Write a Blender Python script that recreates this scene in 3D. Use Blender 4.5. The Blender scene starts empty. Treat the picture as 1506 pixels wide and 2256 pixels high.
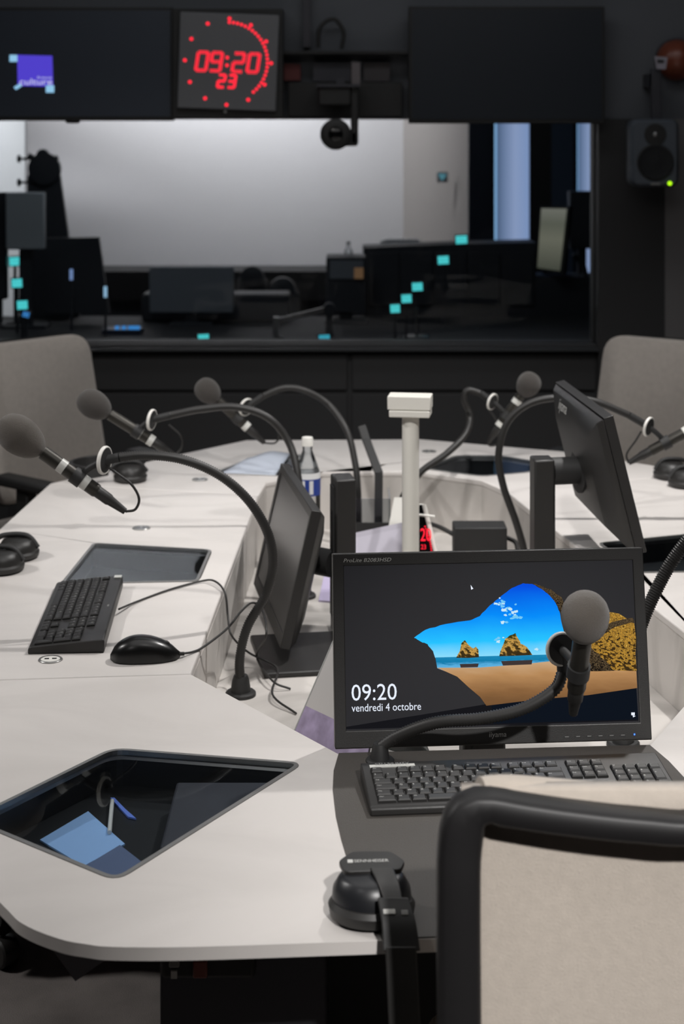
import bpy, bmesh, math, random
from mathutils import Vector, Matrix, Euler
from mathutils.geometry import tessellate_polygon
random.seed(7)
SC = bpy.context.scene
COL = SC.collection

# ------------------------------------------------------------------ camera, light, exposure
F, CX, HY, CZ = 3600.0, 753.0, 300.0, 1.68      # focal length (px of 1506x2256), centre column, horizon row, eye height
cd = bpy.data.cameras.new('camera'); cam = bpy.data.objects.new('camera', cd); COL.objects.link(cam)
cd.sensor_fit = 'HORIZONTAL'; cd.sensor_width = 24.0
cd.lens = F * 24.0 / 1506.0
cd.shift_y = -(1128.0 - HY) / 1506.0
cd.clip_start = 0.05
cam.location = (0, 0, CZ); cam.rotation_euler = (math.pi / 2, 0, 0)
cd.dof.use_dof = True; cd.dof.focus_distance = 2.62; cd.dof.aperture_fstop = 5.6
SC.camera = cam
SC.view_settings.view_transform = 'Standard'; SC.view_settings.look = 'None'
SC.view_settings.gamma = 1.0; SC.view_settings.exposure = 0.0
SC.view_settings.use_curve_mapping = False
try:
    SC.cycles.use_denoising = True; SC.cycles.sample_clamp_indirect = 4.0; SC.cycles.caustics_reflective = False
except Exception: pass
w = bpy.data.worlds.new('world'); SC.world = w; w.use_nodes = True
w.node_tree.nodes['Background'].inputs[0].default_value = (0.55, 0.62, 0.7, 1)
w.node_tree.nodes['Background'].inputs[1].default_value = 0.02

def spot(loc, target, power, size=1.9, blend=0.5, radius=0.06, col=(1, .975, .955)):
    l = bpy.data.lights.new('ceiling_spot', 'SPOT'); l.energy = power; l.spot_size = size; l.spot_blend = blend
    l.shadow_soft_size = radius; l.color = col
    o = bpy.data.objects.new('ceiling_spot', l); COL.objects.link(o); o.location = loc
    o.rotation_euler = (Vector(target) - Vector(loc)).to_track_quat('-Z', 'Y').to_euler()
    return o
ZC = 2.95   # studio ceiling
spot((.93, 4.06, ZC - .03), (.45, 3.5, .7), 165, 1.35, .8, .035)
spot((-2.7, 3.0, ZC - .03), (-.5, 3.0, .5), 150, 1.25, .8)
spot((.75, -.75, ZC - .03), (.5, 1.75, .75), 600, .50, .9)
spot((-1.2, .6, ZC - .03), (-.3, 2.2, .7), 16, 1.25, .8)
spot((-.75, 3.6, ZC - .03), (-.75, 5.1, .9), 66, 1.2, .8)
spot((1.3, 3.9, ZC - .03), (1.0, 5.1, .9), 56, 1.0, .8)
spot((.15, 1.7, ZC - .03), (.12, 4.3, .6), 170, .8, .9)  # added spot, brightens the far inner panel and white post
def panel(name, loc, sx, sy, power, target=None, col=(1, .985, .97), spread=3.14):
    l = bpy.data.lights.new(name, 'AREA'); l.shape = 'RECTANGLE'; l.size = sx; l.size_y = sy; l.energy = power; l.color = col; l.spread = spread
    o = bpy.data.objects.new(name, l); COL.objects.link(o); o.location = loc
    if target: o.rotation_euler = (Vector(target) - Vector(loc)).to_track_quat('-Z', 'Y').to_euler()
    return o
panel('ceiling_fill', (0, 2.6, ZC - .02), 2.4, 2.4, 17)  # unseen panel added as ambient fill to lift the dark areas
panel('header_wash_fill', (0, 5.3, ZC - .02), 3.0, .3, 7, col=(.94, .97, 1))  # unseen soft strip added to wash the header wall
panel('control_room_wall_washer', (-.95, 9.62, 2.7), 2.2, .15, 42, (-.75, 10.2, 1.9), (1, .99, .98), 2.4)
panel('control_room_fill', (-.6, 6.9, ZC - .02), 2.4, .4, 14, (-.6, 7.7, .9), (.92, .96, 1))  # unseen fill added to brighten the console and screen backs

# ------------------------------------------------------------------ helpers
def A(x, y, Y):            # point seen at photo pixel (x,y) at distance Y
    return Vector(((x - CX) * Y / F, Y, CZ - (y - HY) * Y / F))
ZD, ZP = 0.74, 0.58        # desk top, platform in the middle
def G(x, y, z=ZD):         # point at pixel (x,y) on the level z
    Y = (CZ - z) * F / (y - HY)
    return Vector(((x - CX) * Y / F, Y, z))
YAW = math.radians(4.0)
AX = Vector((.236, 2.48, 0)); AU = Vector((math.cos(YAW), math.sin(YAW), 0))
def mir(p):                # mirror about the long axis of the desk
    d = (Vector((p[0], p[1], 0)) - AX).dot(AU)
    return Vector((p[0], p[1], p[2] if len(p) > 2 else ZD)) - 2 * d * AU

def lin(c):
    out = []
    for v in c[:3]:
        v = v / 255.0
        out.append(v / 12.92 if v <= .04045 else ((v + .055) / 1.055) ** 2.4)
    return (*out, 1)
MATS = {}
def mat(name, col, rough=.5, metal=0, emit=0, bump=0, bscale=200, spec=.5, var=0, vscale=8, sheen=0):
    if name in MATS: return MATS[name]
    m = bpy.data.materials.new(name); m.use_nodes = True; nt = m.node_tree; b = nt.nodes['Principled BSDF']
    b.inputs['Base Color'].default_value = lin(col); b.inputs['Roughness'].default_value = rough
    b.inputs['Metallic'].default_value = metal; b.inputs['Specular IOR Level'].default_value = spec
    if sheen: b.inputs['Sheen Weight'].default_value = sheen
    if emit:
        b.inputs['Emission Color'].default_value = lin(col); b.inputs['Emission Strength'].default_value = emit
    if bump or var:
        tc = nt.nodes.new('ShaderNodeTexCoord')
    if bump:
        n = nt.nodes.new('ShaderNodeTexNoise'); n.inputs['Scale'].default_value = bscale; n.inputs['Detail'].default_value = 3
        bp = nt.nodes.new('ShaderNodeBump'); bp.inputs['Strength'].default_value = bump; bp.inputs['Distance'].default_value = .002
        nt.links.new(tc.outputs['Object'], n.inputs['Vector']); nt.links.new(n.outputs['Fac'], bp.inputs['Height'])
        nt.links.new(bp.outputs['Normal'], b.inputs['Normal'])
    if var:
        n = nt.nodes.new('ShaderNodeTexNoise'); n.inputs['Scale'].default_value = vscale; n.inputs['Detail'].default_value = 4
        nt.links.new(tc.outputs['Object'], n.inputs['Vector'])
        mx = nt.nodes.new('ShaderNodeMix'); mx.data_type = 'RGBA'
        mx.inputs[6].default_value = lin([v * (1 - var) for v in col]); mx.inputs[7].default_value = lin([min(255, v * (1 + var)) for v in col])
        nt.links.new(n.outputs['Fac'], mx.inputs[0]); nt.links.new(mx.outputs[2], b.inputs['Base Color'])
    MATS[name] = m
    return m
def emis(name, col, s=1.0):
    if name in MATS: return MATS[name]
    m = bpy.data.materials.new(name); m.use_nodes = True; nt = m.node_tree
    for n in list(nt.nodes): nt.nodes.remove(n)
    e = nt.nodes.new('ShaderNodeEmission'); e.inputs[0].default_value = lin(col); e.inputs[1].default_value = s
    o = nt.nodes.new('ShaderNodeOutputMaterial'); nt.links.new(e.outputs[0], o.inputs[0]); MATS[name] = m
    return m
def emis_grad(name, stops, axis='Z', s=1.0, noise=0, nscale=8):
    if name in MATS: return MATS[name]
    m = bpy.data.materials.new(name); m.use_nodes = True; nt = m.node_tree
    for n in list(nt.nodes): nt.nodes.remove(n)
    tc = nt.nodes.new('ShaderNodeTexCoord'); sp = nt.nodes.new('ShaderNodeSeparateXYZ'); nt.links.new(tc.outputs['Generated'], sp.inputs[0])
    src = sp.outputs[axis]
    if noise:
        nz = nt.nodes.new('ShaderNodeTexNoise'); nz.inputs['Scale'].default_value = nscale; nz.inputs['Detail'].default_value = 5
        nt.links.new(tc.outputs['Generated'], nz.inputs['Vector'])
        ma = nt.nodes.new('ShaderNodeMix'); ma.data_type = 'FLOAT'; ma.inputs[0].default_value = noise
        nt.links.new(src, ma.inputs[2]); nt.links.new(nz.outputs['Fac'], ma.inputs[3]); src = ma.outputs[0]
    r = nt.nodes.new('ShaderNodeValToRGB'); nt.links.new(src, r.inputs[0])
    while len(r.color_ramp.elements) < len(stops): r.color_ramp.elements.new(.5)
    for e, (p, c) in zip(r.color_ramp.elements, stops): e.position = p; e.color = lin(c)
    e = nt.nodes.new('ShaderNodeEmission'); e.inputs[1].default_value = s; nt.links.new(r.outputs[0], e.inputs[0])
    o = nt.nodes.new('ShaderNodeOutputMaterial'); nt.links.new(e.outputs[0], o.inputs[0]); MATS[name] = m
    return m
def pane_mat(name, tint=(255, 255, 255), gloss=1.0, rough=0.0, ior=1.5):
    if name in MATS: return MATS[name]
    m = bpy.data.materials.new(name); m.use_nodes = True; nt = m.node_tree
    for n in list(nt.nodes): nt.nodes.remove(n)
    t = nt.nodes.new('ShaderNodeBsdfTransparent'); t.inputs[0].default_value = lin(tint)
    g = nt.nodes.new('ShaderNodeBsdfGlossy'); g.inputs['Roughness'].default_value = rough
    f = nt.nodes.new('ShaderNodeFresnel'); f.inputs[0].default_value = ior
    mu = nt.nodes.new('ShaderNodeMath'); mu.operation = 'MULTIPLY'; mu.inputs[1].default_value = gloss; nt.links.new(f.outputs[0], mu.inputs[0])
    x = nt.nodes.new('ShaderNodeMixShader'); nt.links.new(mu.outputs[0], x.inputs[0]); nt.links.new(t.outputs[0], x.inputs[1]); nt.links.new(g.outputs[0], x.inputs[2])
    o = nt.nodes.new('ShaderNodeOutputMaterial'); nt.links.new(x.outputs[0], o.inputs[0]); MATS[name] = m
    return m
def marble(name, base, vein, amt):
    m = bpy.data.materials.new(name); m.use_nodes = True; nt = m.node_tree; b = nt.nodes['Principled BSDF']
    tc = nt.nodes.new('ShaderNodeTexCoord'); mp = nt.nodes.new('ShaderNodeMapping'); mp.inputs['Rotation'].default_value = (.3, .2, .5); mp.inputs['Scale'].default_value = (1, 2.2, 1)
    nt.links.new(tc.outputs['Object'], mp.inputs[0])
    n = nt.nodes.new('ShaderNodeTexNoise'); n.inputs['Scale'].default_value = 1.6; n.inputs['Detail'].default_value = 6; n.inputs['Distortion'].default_value = 1.2
    nt.links.new(mp.outputs[0], n.inputs['Vector'])
    r = nt.nodes.new('ShaderNodeValToRGB'); cr = r.color_ramp
    cr.elements[0].position = .38; cr.elements[0].color = (0, 0, 0, 1); cr.elements[1].position = .62; cr.elements[1].color = (0, 0, 0, 1)
    e = cr.elements.new(.5); e.color = (1, 1, 1, 1)
    nt.links.new(n.outputs['Fac'], r.inputs[0])
    mu = nt.nodes.new('ShaderNodeMath'); mu.operation = 'MULTIPLY'; mu.inputs[1].default_value = amt; nt.links.new(r.outputs[0], mu.inputs[0])
    mx = nt.nodes.new('ShaderNodeMix'); mx.data_type = 'RGBA'; mx.inputs[6].default_value = lin(base); mx.inputs[7].default_value = lin(vein)
    nt.links.new(mu.outputs[0], mx.inputs[0]); nt.links.new(mx.outputs[2], b.inputs['Base Color'])
    b.inputs['Roughness'].default_value = .42; b.inputs['Specular IOR Level'].default_value = .35
    MATS[name] = m
    return m

M_TOP = marble('white_solid_surface', (214, 209, 205), (170, 166, 162), .16)
M_PANEL = marble('veined_solid_surface', (208, 203, 198), (140, 136, 131), .5)
M_PLAST = mat('black_plastic', (37, 36, 35), .42, bump=.12, bscale=900)
M_PLASTM = mat('black_matte_plastic', (36, 36, 36), .6)
M_GLOSS = mat('black_gloss', (10, 11, 12), .12)
M_RUB = mat('black_rubber', (38, 37, 36), .5)
M_FOAM = mat('grey_foam', (92, 86, 80), .95, bump=.7, bscale=900, sheen=.3)
M_FOAMD = mat('dark_grey_foam', (62, 58, 55), .95, bump=.7, bscale=900, sheen=.2)
M_MICB = mat('dark_anodised_metal', (58, 56, 52), .42, .6)
M_TAPE = mat('silver_tape', (205, 205, 200), .35)
M_WHITE = mat('white_plastic', (228, 226, 220), .4)
M_CREAM = mat('cream_painted_metal', (216, 213, 205), .45)
M_FAB = mat('grey_woven_fabric', (172, 165, 158), .95, bump=.8, bscale=650, var=.06, vscale=60, sheen=.2)
M_FABL = mat('light_woven_fabric', (186, 176, 165), .95, bump=.6, bscale=700, var=.05, vscale=90, sheen=.2)
M_MAT = mat('dark_desk_mat', (70, 66, 62), .62, bump=.5, bscale=700)
M_WALL = mat('dark_grey_wall', (92, 95, 100), .8, bump=.2, bscale=60)
M_WALLB = mat('black_wall', (46, 46, 47), .7)
M_GREYW = mat('mid_grey_wall', (112, 110, 110), .85)
M_METAL = mat('brushed_steel', (150, 150, 150), .3, .9)
M_RIM = mat('aluminium_rim', (150, 150, 148), .35, .7)
M_CARPET = mat('dark_carpet', (118, 112, 109), 1, bump=1, bscale=500, var=.35, vscale=7)
M_PRINT = mat('white_print', (200, 200, 196), .6)
M_GREYP = mat('grey_print', (130, 130, 128), .6)
M_DARK = mat('charcoal_metal', (62, 62, 68), .45, .2)
M_RED = emis('red_led', (255, 38, 58), 1.6)
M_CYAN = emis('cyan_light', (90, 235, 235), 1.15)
M_BLUEL = emis('blue_light', (70, 150, 225), 1.0)

OFF = {}
def root(name, label, cat, loc, rz=0, group=None, kind=None, local=False):
    o = bpy.data.objects.new(name, None); COL.objects.link(o); o.location = loc; o.rotation_euler = (0, 0, rz); o.empty_display_size = .05
    if label: o['label'] = label
    if cat: o['category'] = cat
    if group: o['group'] = group
    if kind: o['kind'] = kind
    OFF[o.name] = Vector((0, 0, 0)) if local else Vector(loc)
    return o
def tag(o, label, cat, group=None, kind=None):
    o['label'] = label
    if cat: o['category'] = cat
    if group: o['group'] = group
    if kind: o['kind'] = kind
    return o
def struct(o, label=None):
    o['kind'] = 'structure'
    if label: o['label'] = label
    return o
def mk(name, V, Fc, m, parent=None, smooth=False, M=None, angle=40):
    V = [Vector(v) for v in V]
    if M is not None: V = [M @ v for v in V]
    if parent is not None: off = OFF[parent.name]
    else:
        xs = [v.x for v in V]; ys = [v.y for v in V]; zs = [v.z for v in V]
        off = Vector(((min(xs) + max(xs)) / 2, (min(ys) + max(ys)) / 2, min(zs)))
    me = bpy.data.meshes.new(name); me.from_pydata([v - off for v in V], [], Fc)
    bm = bmesh.new(); bm.from_mesh(me); bmesh.ops.recalc_face_normals(bm, faces=bm.faces); bm.to_mesh(me); bm.free()
    me.update(); me.materials.append(m)
    if smooth:
        me.shade_smooth()
        try: me.set_sharp_from_angle(angle=math.radians(angle))
        except Exception: pass
    o = bpy.data.objects.new(name, me); COL.objects.link(o)
    if parent is not None: o.parent = parent; OFF[o.name] = off
    else: o.location = off; OFF[o.name] = off
    return o
def bev(o, w_, seg=2, angle=35):
    b = o.modifiers.new('bevel', 'BEVEL'); b.width = w_; b.segments = seg; b.limit_method = 'ANGLE'; b.angle_limit = math.radians(angle)
    for p in o.data.polygons: p.use_smooth = True
    try: o.data.set_sharp_from_angle(angle=math.radians(60))
    except Exception: pass
    return o
BF = [(0, 1, 3, 2), (4, 6, 7, 5), (0, 4, 5, 1), (2, 3, 7, 6), (0, 2, 6, 4), (1, 5, 7, 3)]
def boxv(lo, hi):
    return [(x, y, z) for x in (lo[0], hi[0]) for y in (lo[1], hi[1]) for z in (lo[2], hi[2])]
def box(name, lo, hi, m, parent=None, M=None, b=0, seg=2):
    o = mk(name, boxv(lo, hi), BF, m, parent, M=M)
    if b: bev(o, b, seg)
    return o
def boxes(name, L, m, parent=None, M=None, b=0):
    V, Q = [], []
    for lo, hi in L:
        n = len(V); V += boxv(lo, hi); Q += [tuple(i + n for i in f) for f in BF]
    o = mk(name, V, Q, m, parent, M=M)
    if b: bev(o, b)
    return o
def spline(P, n=12):
    P = [Vector(p) for p in P]
    if len(P) < 3: return [P[0].lerp(P[1], i / n) for i in range(n + 1)]
    out = []; Q = [2 * P[0] - P[1]] + P + [2 * P[-1] - P[-2]]
    for i in range(1, len(Q) - 2):
        a, b, c, d = Q[i - 1], Q[i], Q[i + 1], Q[i + 2]
        for k in range(n):
            t = k / n
            out.append(.5 * ((2 * b) + (c - a) * t + (2 * a - 5 * b + 4 * c - d) * t * t + (3 * b - a - 3 * c + d) * t ** 3))
    out.append(P[-1]); return out
def resample(P, step):
    out = [P[0]]; acc = 0
    for a, b in zip(P, P[1:]):
        L = (b - a).length; d = step - acc
        while d <= L and L > 0:
            out.append(a.lerp(b, d / L)); d += step
        acc = L - (d - step)
    if (out[-1] - P[-1]).length > step * .3: out.append(P[-1])
    return out
def sweep(P, R, sides=10):
    V, Q = [], []; n = len(P); up = None
    for i, p in enumerate(P):
        t = (P[min(i + 1, n - 1)] - P[max(i - 1, 0)]).normalized()
        if up is None:
            up = Vector((0, 0, 1)) if abs(t.z) < .9 else Vector((1, 0, 0))
        up = (up - t * up.dot(t)).normalized(); s = t.cross(up); r = R[i] if isinstance(R, (list, tuple)) else R
        for k in range(sides):
            a = 2 * math.pi * k / sides; V.append(p + (up * math.cos(a) + s * math.sin(a)) * r)
    for i in range(n - 1):
        for k in range(sides):
            k2 = (k + 1) % sides; Q.append((i * sides + k, i * sides + k2, (i + 1) * sides + k2, (i + 1) * sides + k))
    Q.append(tuple(range(sides))[::-1]); Q.append(tuple((n - 1) * sides + k for k in range(sides)))
    return V, Q
def tube(name, P, r, m, parent=None, n=10, sides=10, M=None, straight=False):
    P = [Vector(p) for p in P]
    if not straight: P = spline(P, n)
    V, Q = sweep(P, r, sides); return mk(name, V, Q, m, parent, True, M, 50)
def ribbed(name, P, r, m, parent=None, pitch=.0045, sides=12):
    P = resample(spline(P, 24), pitch / 2); R = [r if i % 2 else r * .82 for i in range(len(P))]
    V, Q = sweep(P, R, sides); return mk(name, V, Q, m, parent, True, None, 80)
def lathe(name, p0, axis, prof, m, parent=None, sides=24, angle=40, M=None, sx=1.0):
    axis = Vector(axis).normalized(); p0 = Vector(p0)
    up = Vector((0, 0, 1)) if abs(axis.z) < .95 else Vector((1, 0, 0))
    u = (up - axis * up.dot(axis)).normalized(); v = axis.cross(u)
    V, Q = [], []
    for d, r in prof:
        for k in range(sides):
            a = 2 * math.pi * k / sides; V.append(p0 + axis * d + (u * math.cos(a) * sx + v * math.sin(a)) * max(r, 1e-5))
    for i in range(len(prof) - 1):
        for k in range(sides):
            k2 = (k + 1) % sides; Q.append((i * sides + k, i * sides + k2, (i + 1) * sides + k2, (i + 1) * sides + k))
    if prof[0][1] > 1e-4: Q.append(tuple(range(sides))[::-1])
    if prof[-1][1] > 1e-4: Q.append(tuple((len(prof) - 1) * sides + k for k in range(sides)))
    return mk(name, V, Q, m, parent, True, M, angle)
def torus(name, c, axis, R, r, m, parent=None, sides=32, rs=10, sq=1.0):
    axis = Vector(axis).normalized(); up = Vector((0, 0, 1)) if abs(axis.z) < .95 else Vector((1, 0, 0))
    u = (up - axis * up.dot(axis)).normalized(); v = axis.cross(u); V, Q = [], []; c = Vector(c)
    for i in range(sides):
        a = 2 * math.pi * i / sides; d = u * math.cos(a) + v * math.sin(a)
        for k in range(rs):
            b = 2 * math.pi * k / rs; V.append(c + d * (R + r * math.cos(b)) + axis * r * sq * math.sin(b))
    for i in range(sides):
        for k in range(rs):
            i2, k2 = (i + 1) % sides, (k + 1) % rs; Q.append((i * rs + k, i2 * rs + k, i2 * rs + k2, i * rs + k2))
    return mk(name, V, Q, m, parent, True, None, 80)
def prism(name, poly, z0, z1, m, parent=None, holes=(), M=None, b=0, smooth=False):
    loops = [[Vector((p[0], p[1], 0)) for p in poly]] + [[Vector((p[0], p[1], 0)) for p in h] for h in holes]
    flat = [p for L in loops for p in L]; n = len(flat)
    tri = tessellate_polygon(loops)
    V = [(p.x, p.y, z1) for p in flat] + [(p.x, p.y, z0) for p in flat]; Q = []
    if holes:
        Q += [tuple(t) for t in tri]; Q += [tuple(i + n for i in reversed(t)) for t in tri]
    else:
        Q += [tuple(range(n)), tuple(range(n, 2 * n))[::-1]]
    s = 0
    for L in loops:
        k = len(L)
        for i in range(k): j = (i + 1) % k; Q.append((s + i, s + j, n + s + j, n + s + i))
        s += k
    o = mk(name, V, Q, m, parent, smooth, M)
    if b: bev(o, b)
    return o
def rounded(poly, r, n=5):
    P = [Vector((p[0], p[1])) for p in poly]; out = []; k = len(P)
    for i in range(k):
        a, b, c = P[i - 1], P[i], P[(i + 1) % k]; d1 = (a - b); d2 = (c - b); rr = min(r, d1.length * .45, d2.length * .45)
        s, e = b + d1.normalized() * rr, b + d2.normalized() * rr
        for j in range(n + 1):
            t = j / n; out.append((1 - t) ** 2 * s + 2 * t * (1 - t) * b + t * t * e)
    return [(p.x, p.y) for p in out]
def inset(poly, d):
    P = [Vector((p[0], p[1])) for p in poly]; k = len(P); out = []
    ar = sum(P[i].x * P[(i + 1) % k].y - P[(i + 1) % k].x * P[i].y for i in range(k)); sg = 1 if ar > 0 else -1
    for i in range(k):
        a, b, c = P[i - 1], P[i], P[(i + 1) % k]; e1 = (b - a).normalized(); e2 = (c - b).normalized()
        nn = Vector((-(e1 + e2).y, (e1 + e2).x))
        if nn.length < 1e-6: nn = Vector((-e1.y, e1.x))
        nn.normalize(); cs = max(.35, nn.dot(Vector((-e1.y, e1.x)))); out.append(b + nn * sg * d / cs)
    return [(p.x, p.y) for p in out]
def text_geo(body, size=1.0, shear=0, extrude=0):
    c = bpy.data.curves.new('t', 'FONT'); c.body = body; c.size = size; c.shear = shear; c.extrude = extrude; c.resolution_u = 3
    o = bpy.data.objects.new('t', c); COL.objects.link(o)
    dg = bpy.context.evaluated_depsgraph_get(); me = bpy.data.meshes.new_from_object(o.evaluated_get(dg))
    V = [v.co.copy() for v in me.vertices]; Q = [tuple(p.vertices) for p in me.polygons]
    bpy.data.objects.remove(o); bpy.data.curves.remove(c); bpy.data.meshes.remove(me)
    return V, Q
def text(name, body, w_, m, parent, M, shear=0, h_=None):   # lettering fitted to width w_ (and height h_), lower-left at origin of M, in its local XY
    V, Q = text_geo(body, 1, shear)
    x0 = min(v.x for v in V); x1 = max(v.x for v in V); y0 = min(v.y for v in V); y1 = max(v.y for v in V)
    s = w_ / (x1 - x0); sy = s if h_ is None else h_ / (y1 - y0)
    V = [Vector(((v.x - x0) * s, (v.y - y0) * sy, 0)) for v in V]
    return mk(name, V, Q, m, parent, M=M)
def T(x, y, z): return Matrix.Translation((x, y, z))
def R(a, ax): return Matrix.Rotation(a, 4, ax)
def basis(o, x, y, z):
    m = Matrix((x, y, z)).transposed().to_4x4(); m.translation = Vector(o); return m
def copytree(o, loc, rz, label, group=None):
    r = o.copy(); COL.objects.link(r); r.location = loc; r.rotation_euler = (0, 0, rz); r['label'] = label
    if group: r['group'] = group
    for ch in o.children:
        c = ch.copy(); COL.objects.link(c); c.parent = r
        for g in ch.children: d = g.copy(); COL.objects.link(d); d.parent = c
    return r

# ------------------------------------------------------------------ the room
YW = 6.4                                    # window wall of the studio
def WX(x, Y=YW): return (x - CX) * Y / F
def WZ(y, Y=YW): return CZ - (y - HY) * Y / F
zs, zh = WZ(760), WZ(262)                   # sill and head of the window
xr = WX(1316)
struct(box('floor', (-3.2, -1.6, -.05), (3.2, YW + .2, 0), M_CARPET), 'dark grey mottled carpet floor')
struct(box('ceiling', (-3.2, -1.6, ZC), (3.2, YW + .2, ZC + .05), mat('ceiling_paint', (190, 190, 192), .9)))
struct(box('wall_left', (-3.25, -1.6, 0), (-3.2, YW + .2, ZC), M_WALL))
struct(box('wall_right', (3.2, -1.6, 0), (3.25, YW + .2, ZC), M_WALL))
struct(box('wall_behind', (-3.2, -1.65, 0), (3.2, -1.6, ZC), M_WALL))
struct(box('wall_front_header', (-3.2, YW, zh), (3.2, YW + .2, ZC), M_WALL), 'dark header wall above the control room window')
ws = struct(box('wall_front_apron', (-3.2, YW, 0), (xr, YW + .2, zs), M_WALLB), 'black panelled wall under the control room window')
for x0, x1 in ((-3.15, -1.3), (-1.28, .02), (.04, xr - .01)):
    box('panel', (x0, YW - .015, .06), (x1, YW, zs - .19), M_WALLB, ws, b=.003)
    box('panel', (x0, YW - .015, zs - .175), (x1, YW, zs - .03), M_WALLB, ws, b=.003)
struct(box('trim_1', (-3.2, YW - .06, zs - .02), (xr, YW + .02, zs - .008), mat('sill_dark', (40, 42, 44), .7), b=.004), 'dark window sill')
struct(box('wall_front_pillar', (xr, YW - .02, 0), (WX(1462), YW + .2, zh), M_WALLB), 'black pillar right of the control room window')
struct(box('wall_front_right', (WX(1462), YW - .02, 0), (3.2, YW + .2, zh), M_GREYW), 'grey wall right of the black pillar')
gw = root('window_1', None, None, (0, YW + .1, zs), kind='structure'); gw['label'] = 'large control room window'
box('pane', (-3.2, YW + .09, zs), (xr, YW + .1, zh), pane_mat('window_glass', (232, 234, 236), .16), gw)
box('frame', (-3.2, YW + .06, zs), (xr, YW + .14, zs + .004), M_PLASTM, gw)
box('mullion', (xr - .008, YW + .06, zs), (xr, YW + .14, zh), M_PLASTM, gw)

# control room shell
YB = 10.2
struct(box('floor_control_room', (-4, YW + .2, -.05), (4, YB + .1, 0), mat('control_room_carpet', (22, 22, 24), 1, bump=.6)))
struct(box('ceiling_control_room', (-4, YW + .2, ZC), (4, YB + .1, ZC + .05), M_WALLB))
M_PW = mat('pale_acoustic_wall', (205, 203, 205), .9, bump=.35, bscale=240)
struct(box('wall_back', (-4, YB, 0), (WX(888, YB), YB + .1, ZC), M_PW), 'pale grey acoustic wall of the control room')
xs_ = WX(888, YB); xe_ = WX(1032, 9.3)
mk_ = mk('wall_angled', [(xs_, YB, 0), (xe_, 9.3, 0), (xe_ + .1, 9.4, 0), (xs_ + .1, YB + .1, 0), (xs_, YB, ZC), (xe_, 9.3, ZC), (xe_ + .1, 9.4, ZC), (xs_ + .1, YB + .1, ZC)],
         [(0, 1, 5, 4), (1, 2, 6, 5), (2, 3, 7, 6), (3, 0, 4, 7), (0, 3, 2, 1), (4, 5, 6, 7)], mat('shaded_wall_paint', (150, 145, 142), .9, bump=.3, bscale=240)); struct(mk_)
struct(box('wall_left_control_room', (-4.1, YW + .2, 0), (-4, YB, ZC), M_WALL))
struct(box('wall_right_control_room', (4, YW + .2, 0), (4.1, YB, ZC), M_WALLB))
# bright white panel at far left
pb = box('wall_panel', (-4, 8.9, 0), (WX(55, 8.9), 8.95, 2.3), mat('white_wall_panel', (235, 236, 238), .8)); struct(pb, 'white partition at the left of the control room')
l2 = bpy.data.lights.new('partition_downlight', 'SPOT'); l2.energy = 260; l2.spot_size = .95; l2.spot_blend = .6; l2.shadow_soft_size = .1
lo2 = bpy.data.objects.new('partition_downlight', l2); COL.objects.link(lo2); lo2.location = (-2.55, 8.2, 2.9)
lo2.rotation_euler = (Vector((-2.25, 8.9, 1.75)) - lo2.location).to_track_quat('-Z', 'Y').to_euler()
# blue daylight windows at the right
yb = 9.0
M_DAY = emis_grad('daylight_blind', [(0, (160, 210, 246)), (.06, (140, 190, 235)), (.1, (84, 104, 134)), (.25, (112, 132, 166)), (.6, (150, 168, 204)), (1, (136, 160, 202))], 'X', 1.15)
M_BLUD = mat('blue_black_frame', (34, 42, 56), .5)
def sl(xa, xb, ya=-100, yb_=760, Y=yb, t=.06): return (WX(xa, Y), Y, WZ(yb_, Y)), (WX(xb, Y), Y + t, min(WZ(ya, Y), ZC))
w2 = root('window_2', None, None, (WX(1125, yb), yb, 0), kind='structure'); w2['label'] = 'tall blue-lit window behind the control room'
lo, hi = sl(1088, 1166, yb_=532, t=.01); box('pane', (lo[0], yb + .02, lo[2]), (hi[0], yb + .03, hi[2]), M_DAY, w2)
lo, hi = sl(1078, 1089); box('frame', lo, hi, M_BLUD, w2)
lo, hi = sl(1032, 1079); box('curtain', lo, hi, M_BLUD, w2)
lo, hi = sl(1166, 1214); box('post', lo, hi, M_PLASTM, w2)
lo, hi = sl(1088, 1166, 532, 900); box('lower_panel', lo, hi, M_PLASTM, w2)
w3 = root('window_3', None, None, (WX(1290, yb), yb, 0), kind='structure'); w3['label'] = 'narrow blue-lit window beside the pillar'
lo, hi = sl(1270, 1320, yb_=424); box('pane', (lo[0], yb + .02, lo[2]), (hi[0], yb + .03, hi[2]), M_DAY, w3)
lo, hi = sl(1262, 1271); box('frame', lo, hi, M_BLUD, w3)
lo, hi = sl(1214, 1263); box('curtain', lo, hi, mat('slate_blue_curtain', (66, 80, 100), .8), w3)
lo, hi = sl(1263, 1290, 424, 545); box('lower_panel', lo, hi, M_PLASTM, w3)
lo, hi = sl(1262, 1330, 545, 625); box('lower_pane', (lo[0], yb + .02, lo[2]), (hi[0], yb + .03, hi[2]), M_DAY, w3)
lo, hi = sl(1214, 1330, 625, 950); box('apron', lo, hi, M_PLASTM, w3)
struct(box('wall_back_right', (WX(1330, yb), yb, 0), (4, yb + .1, ZC), M_WALLB))

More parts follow.
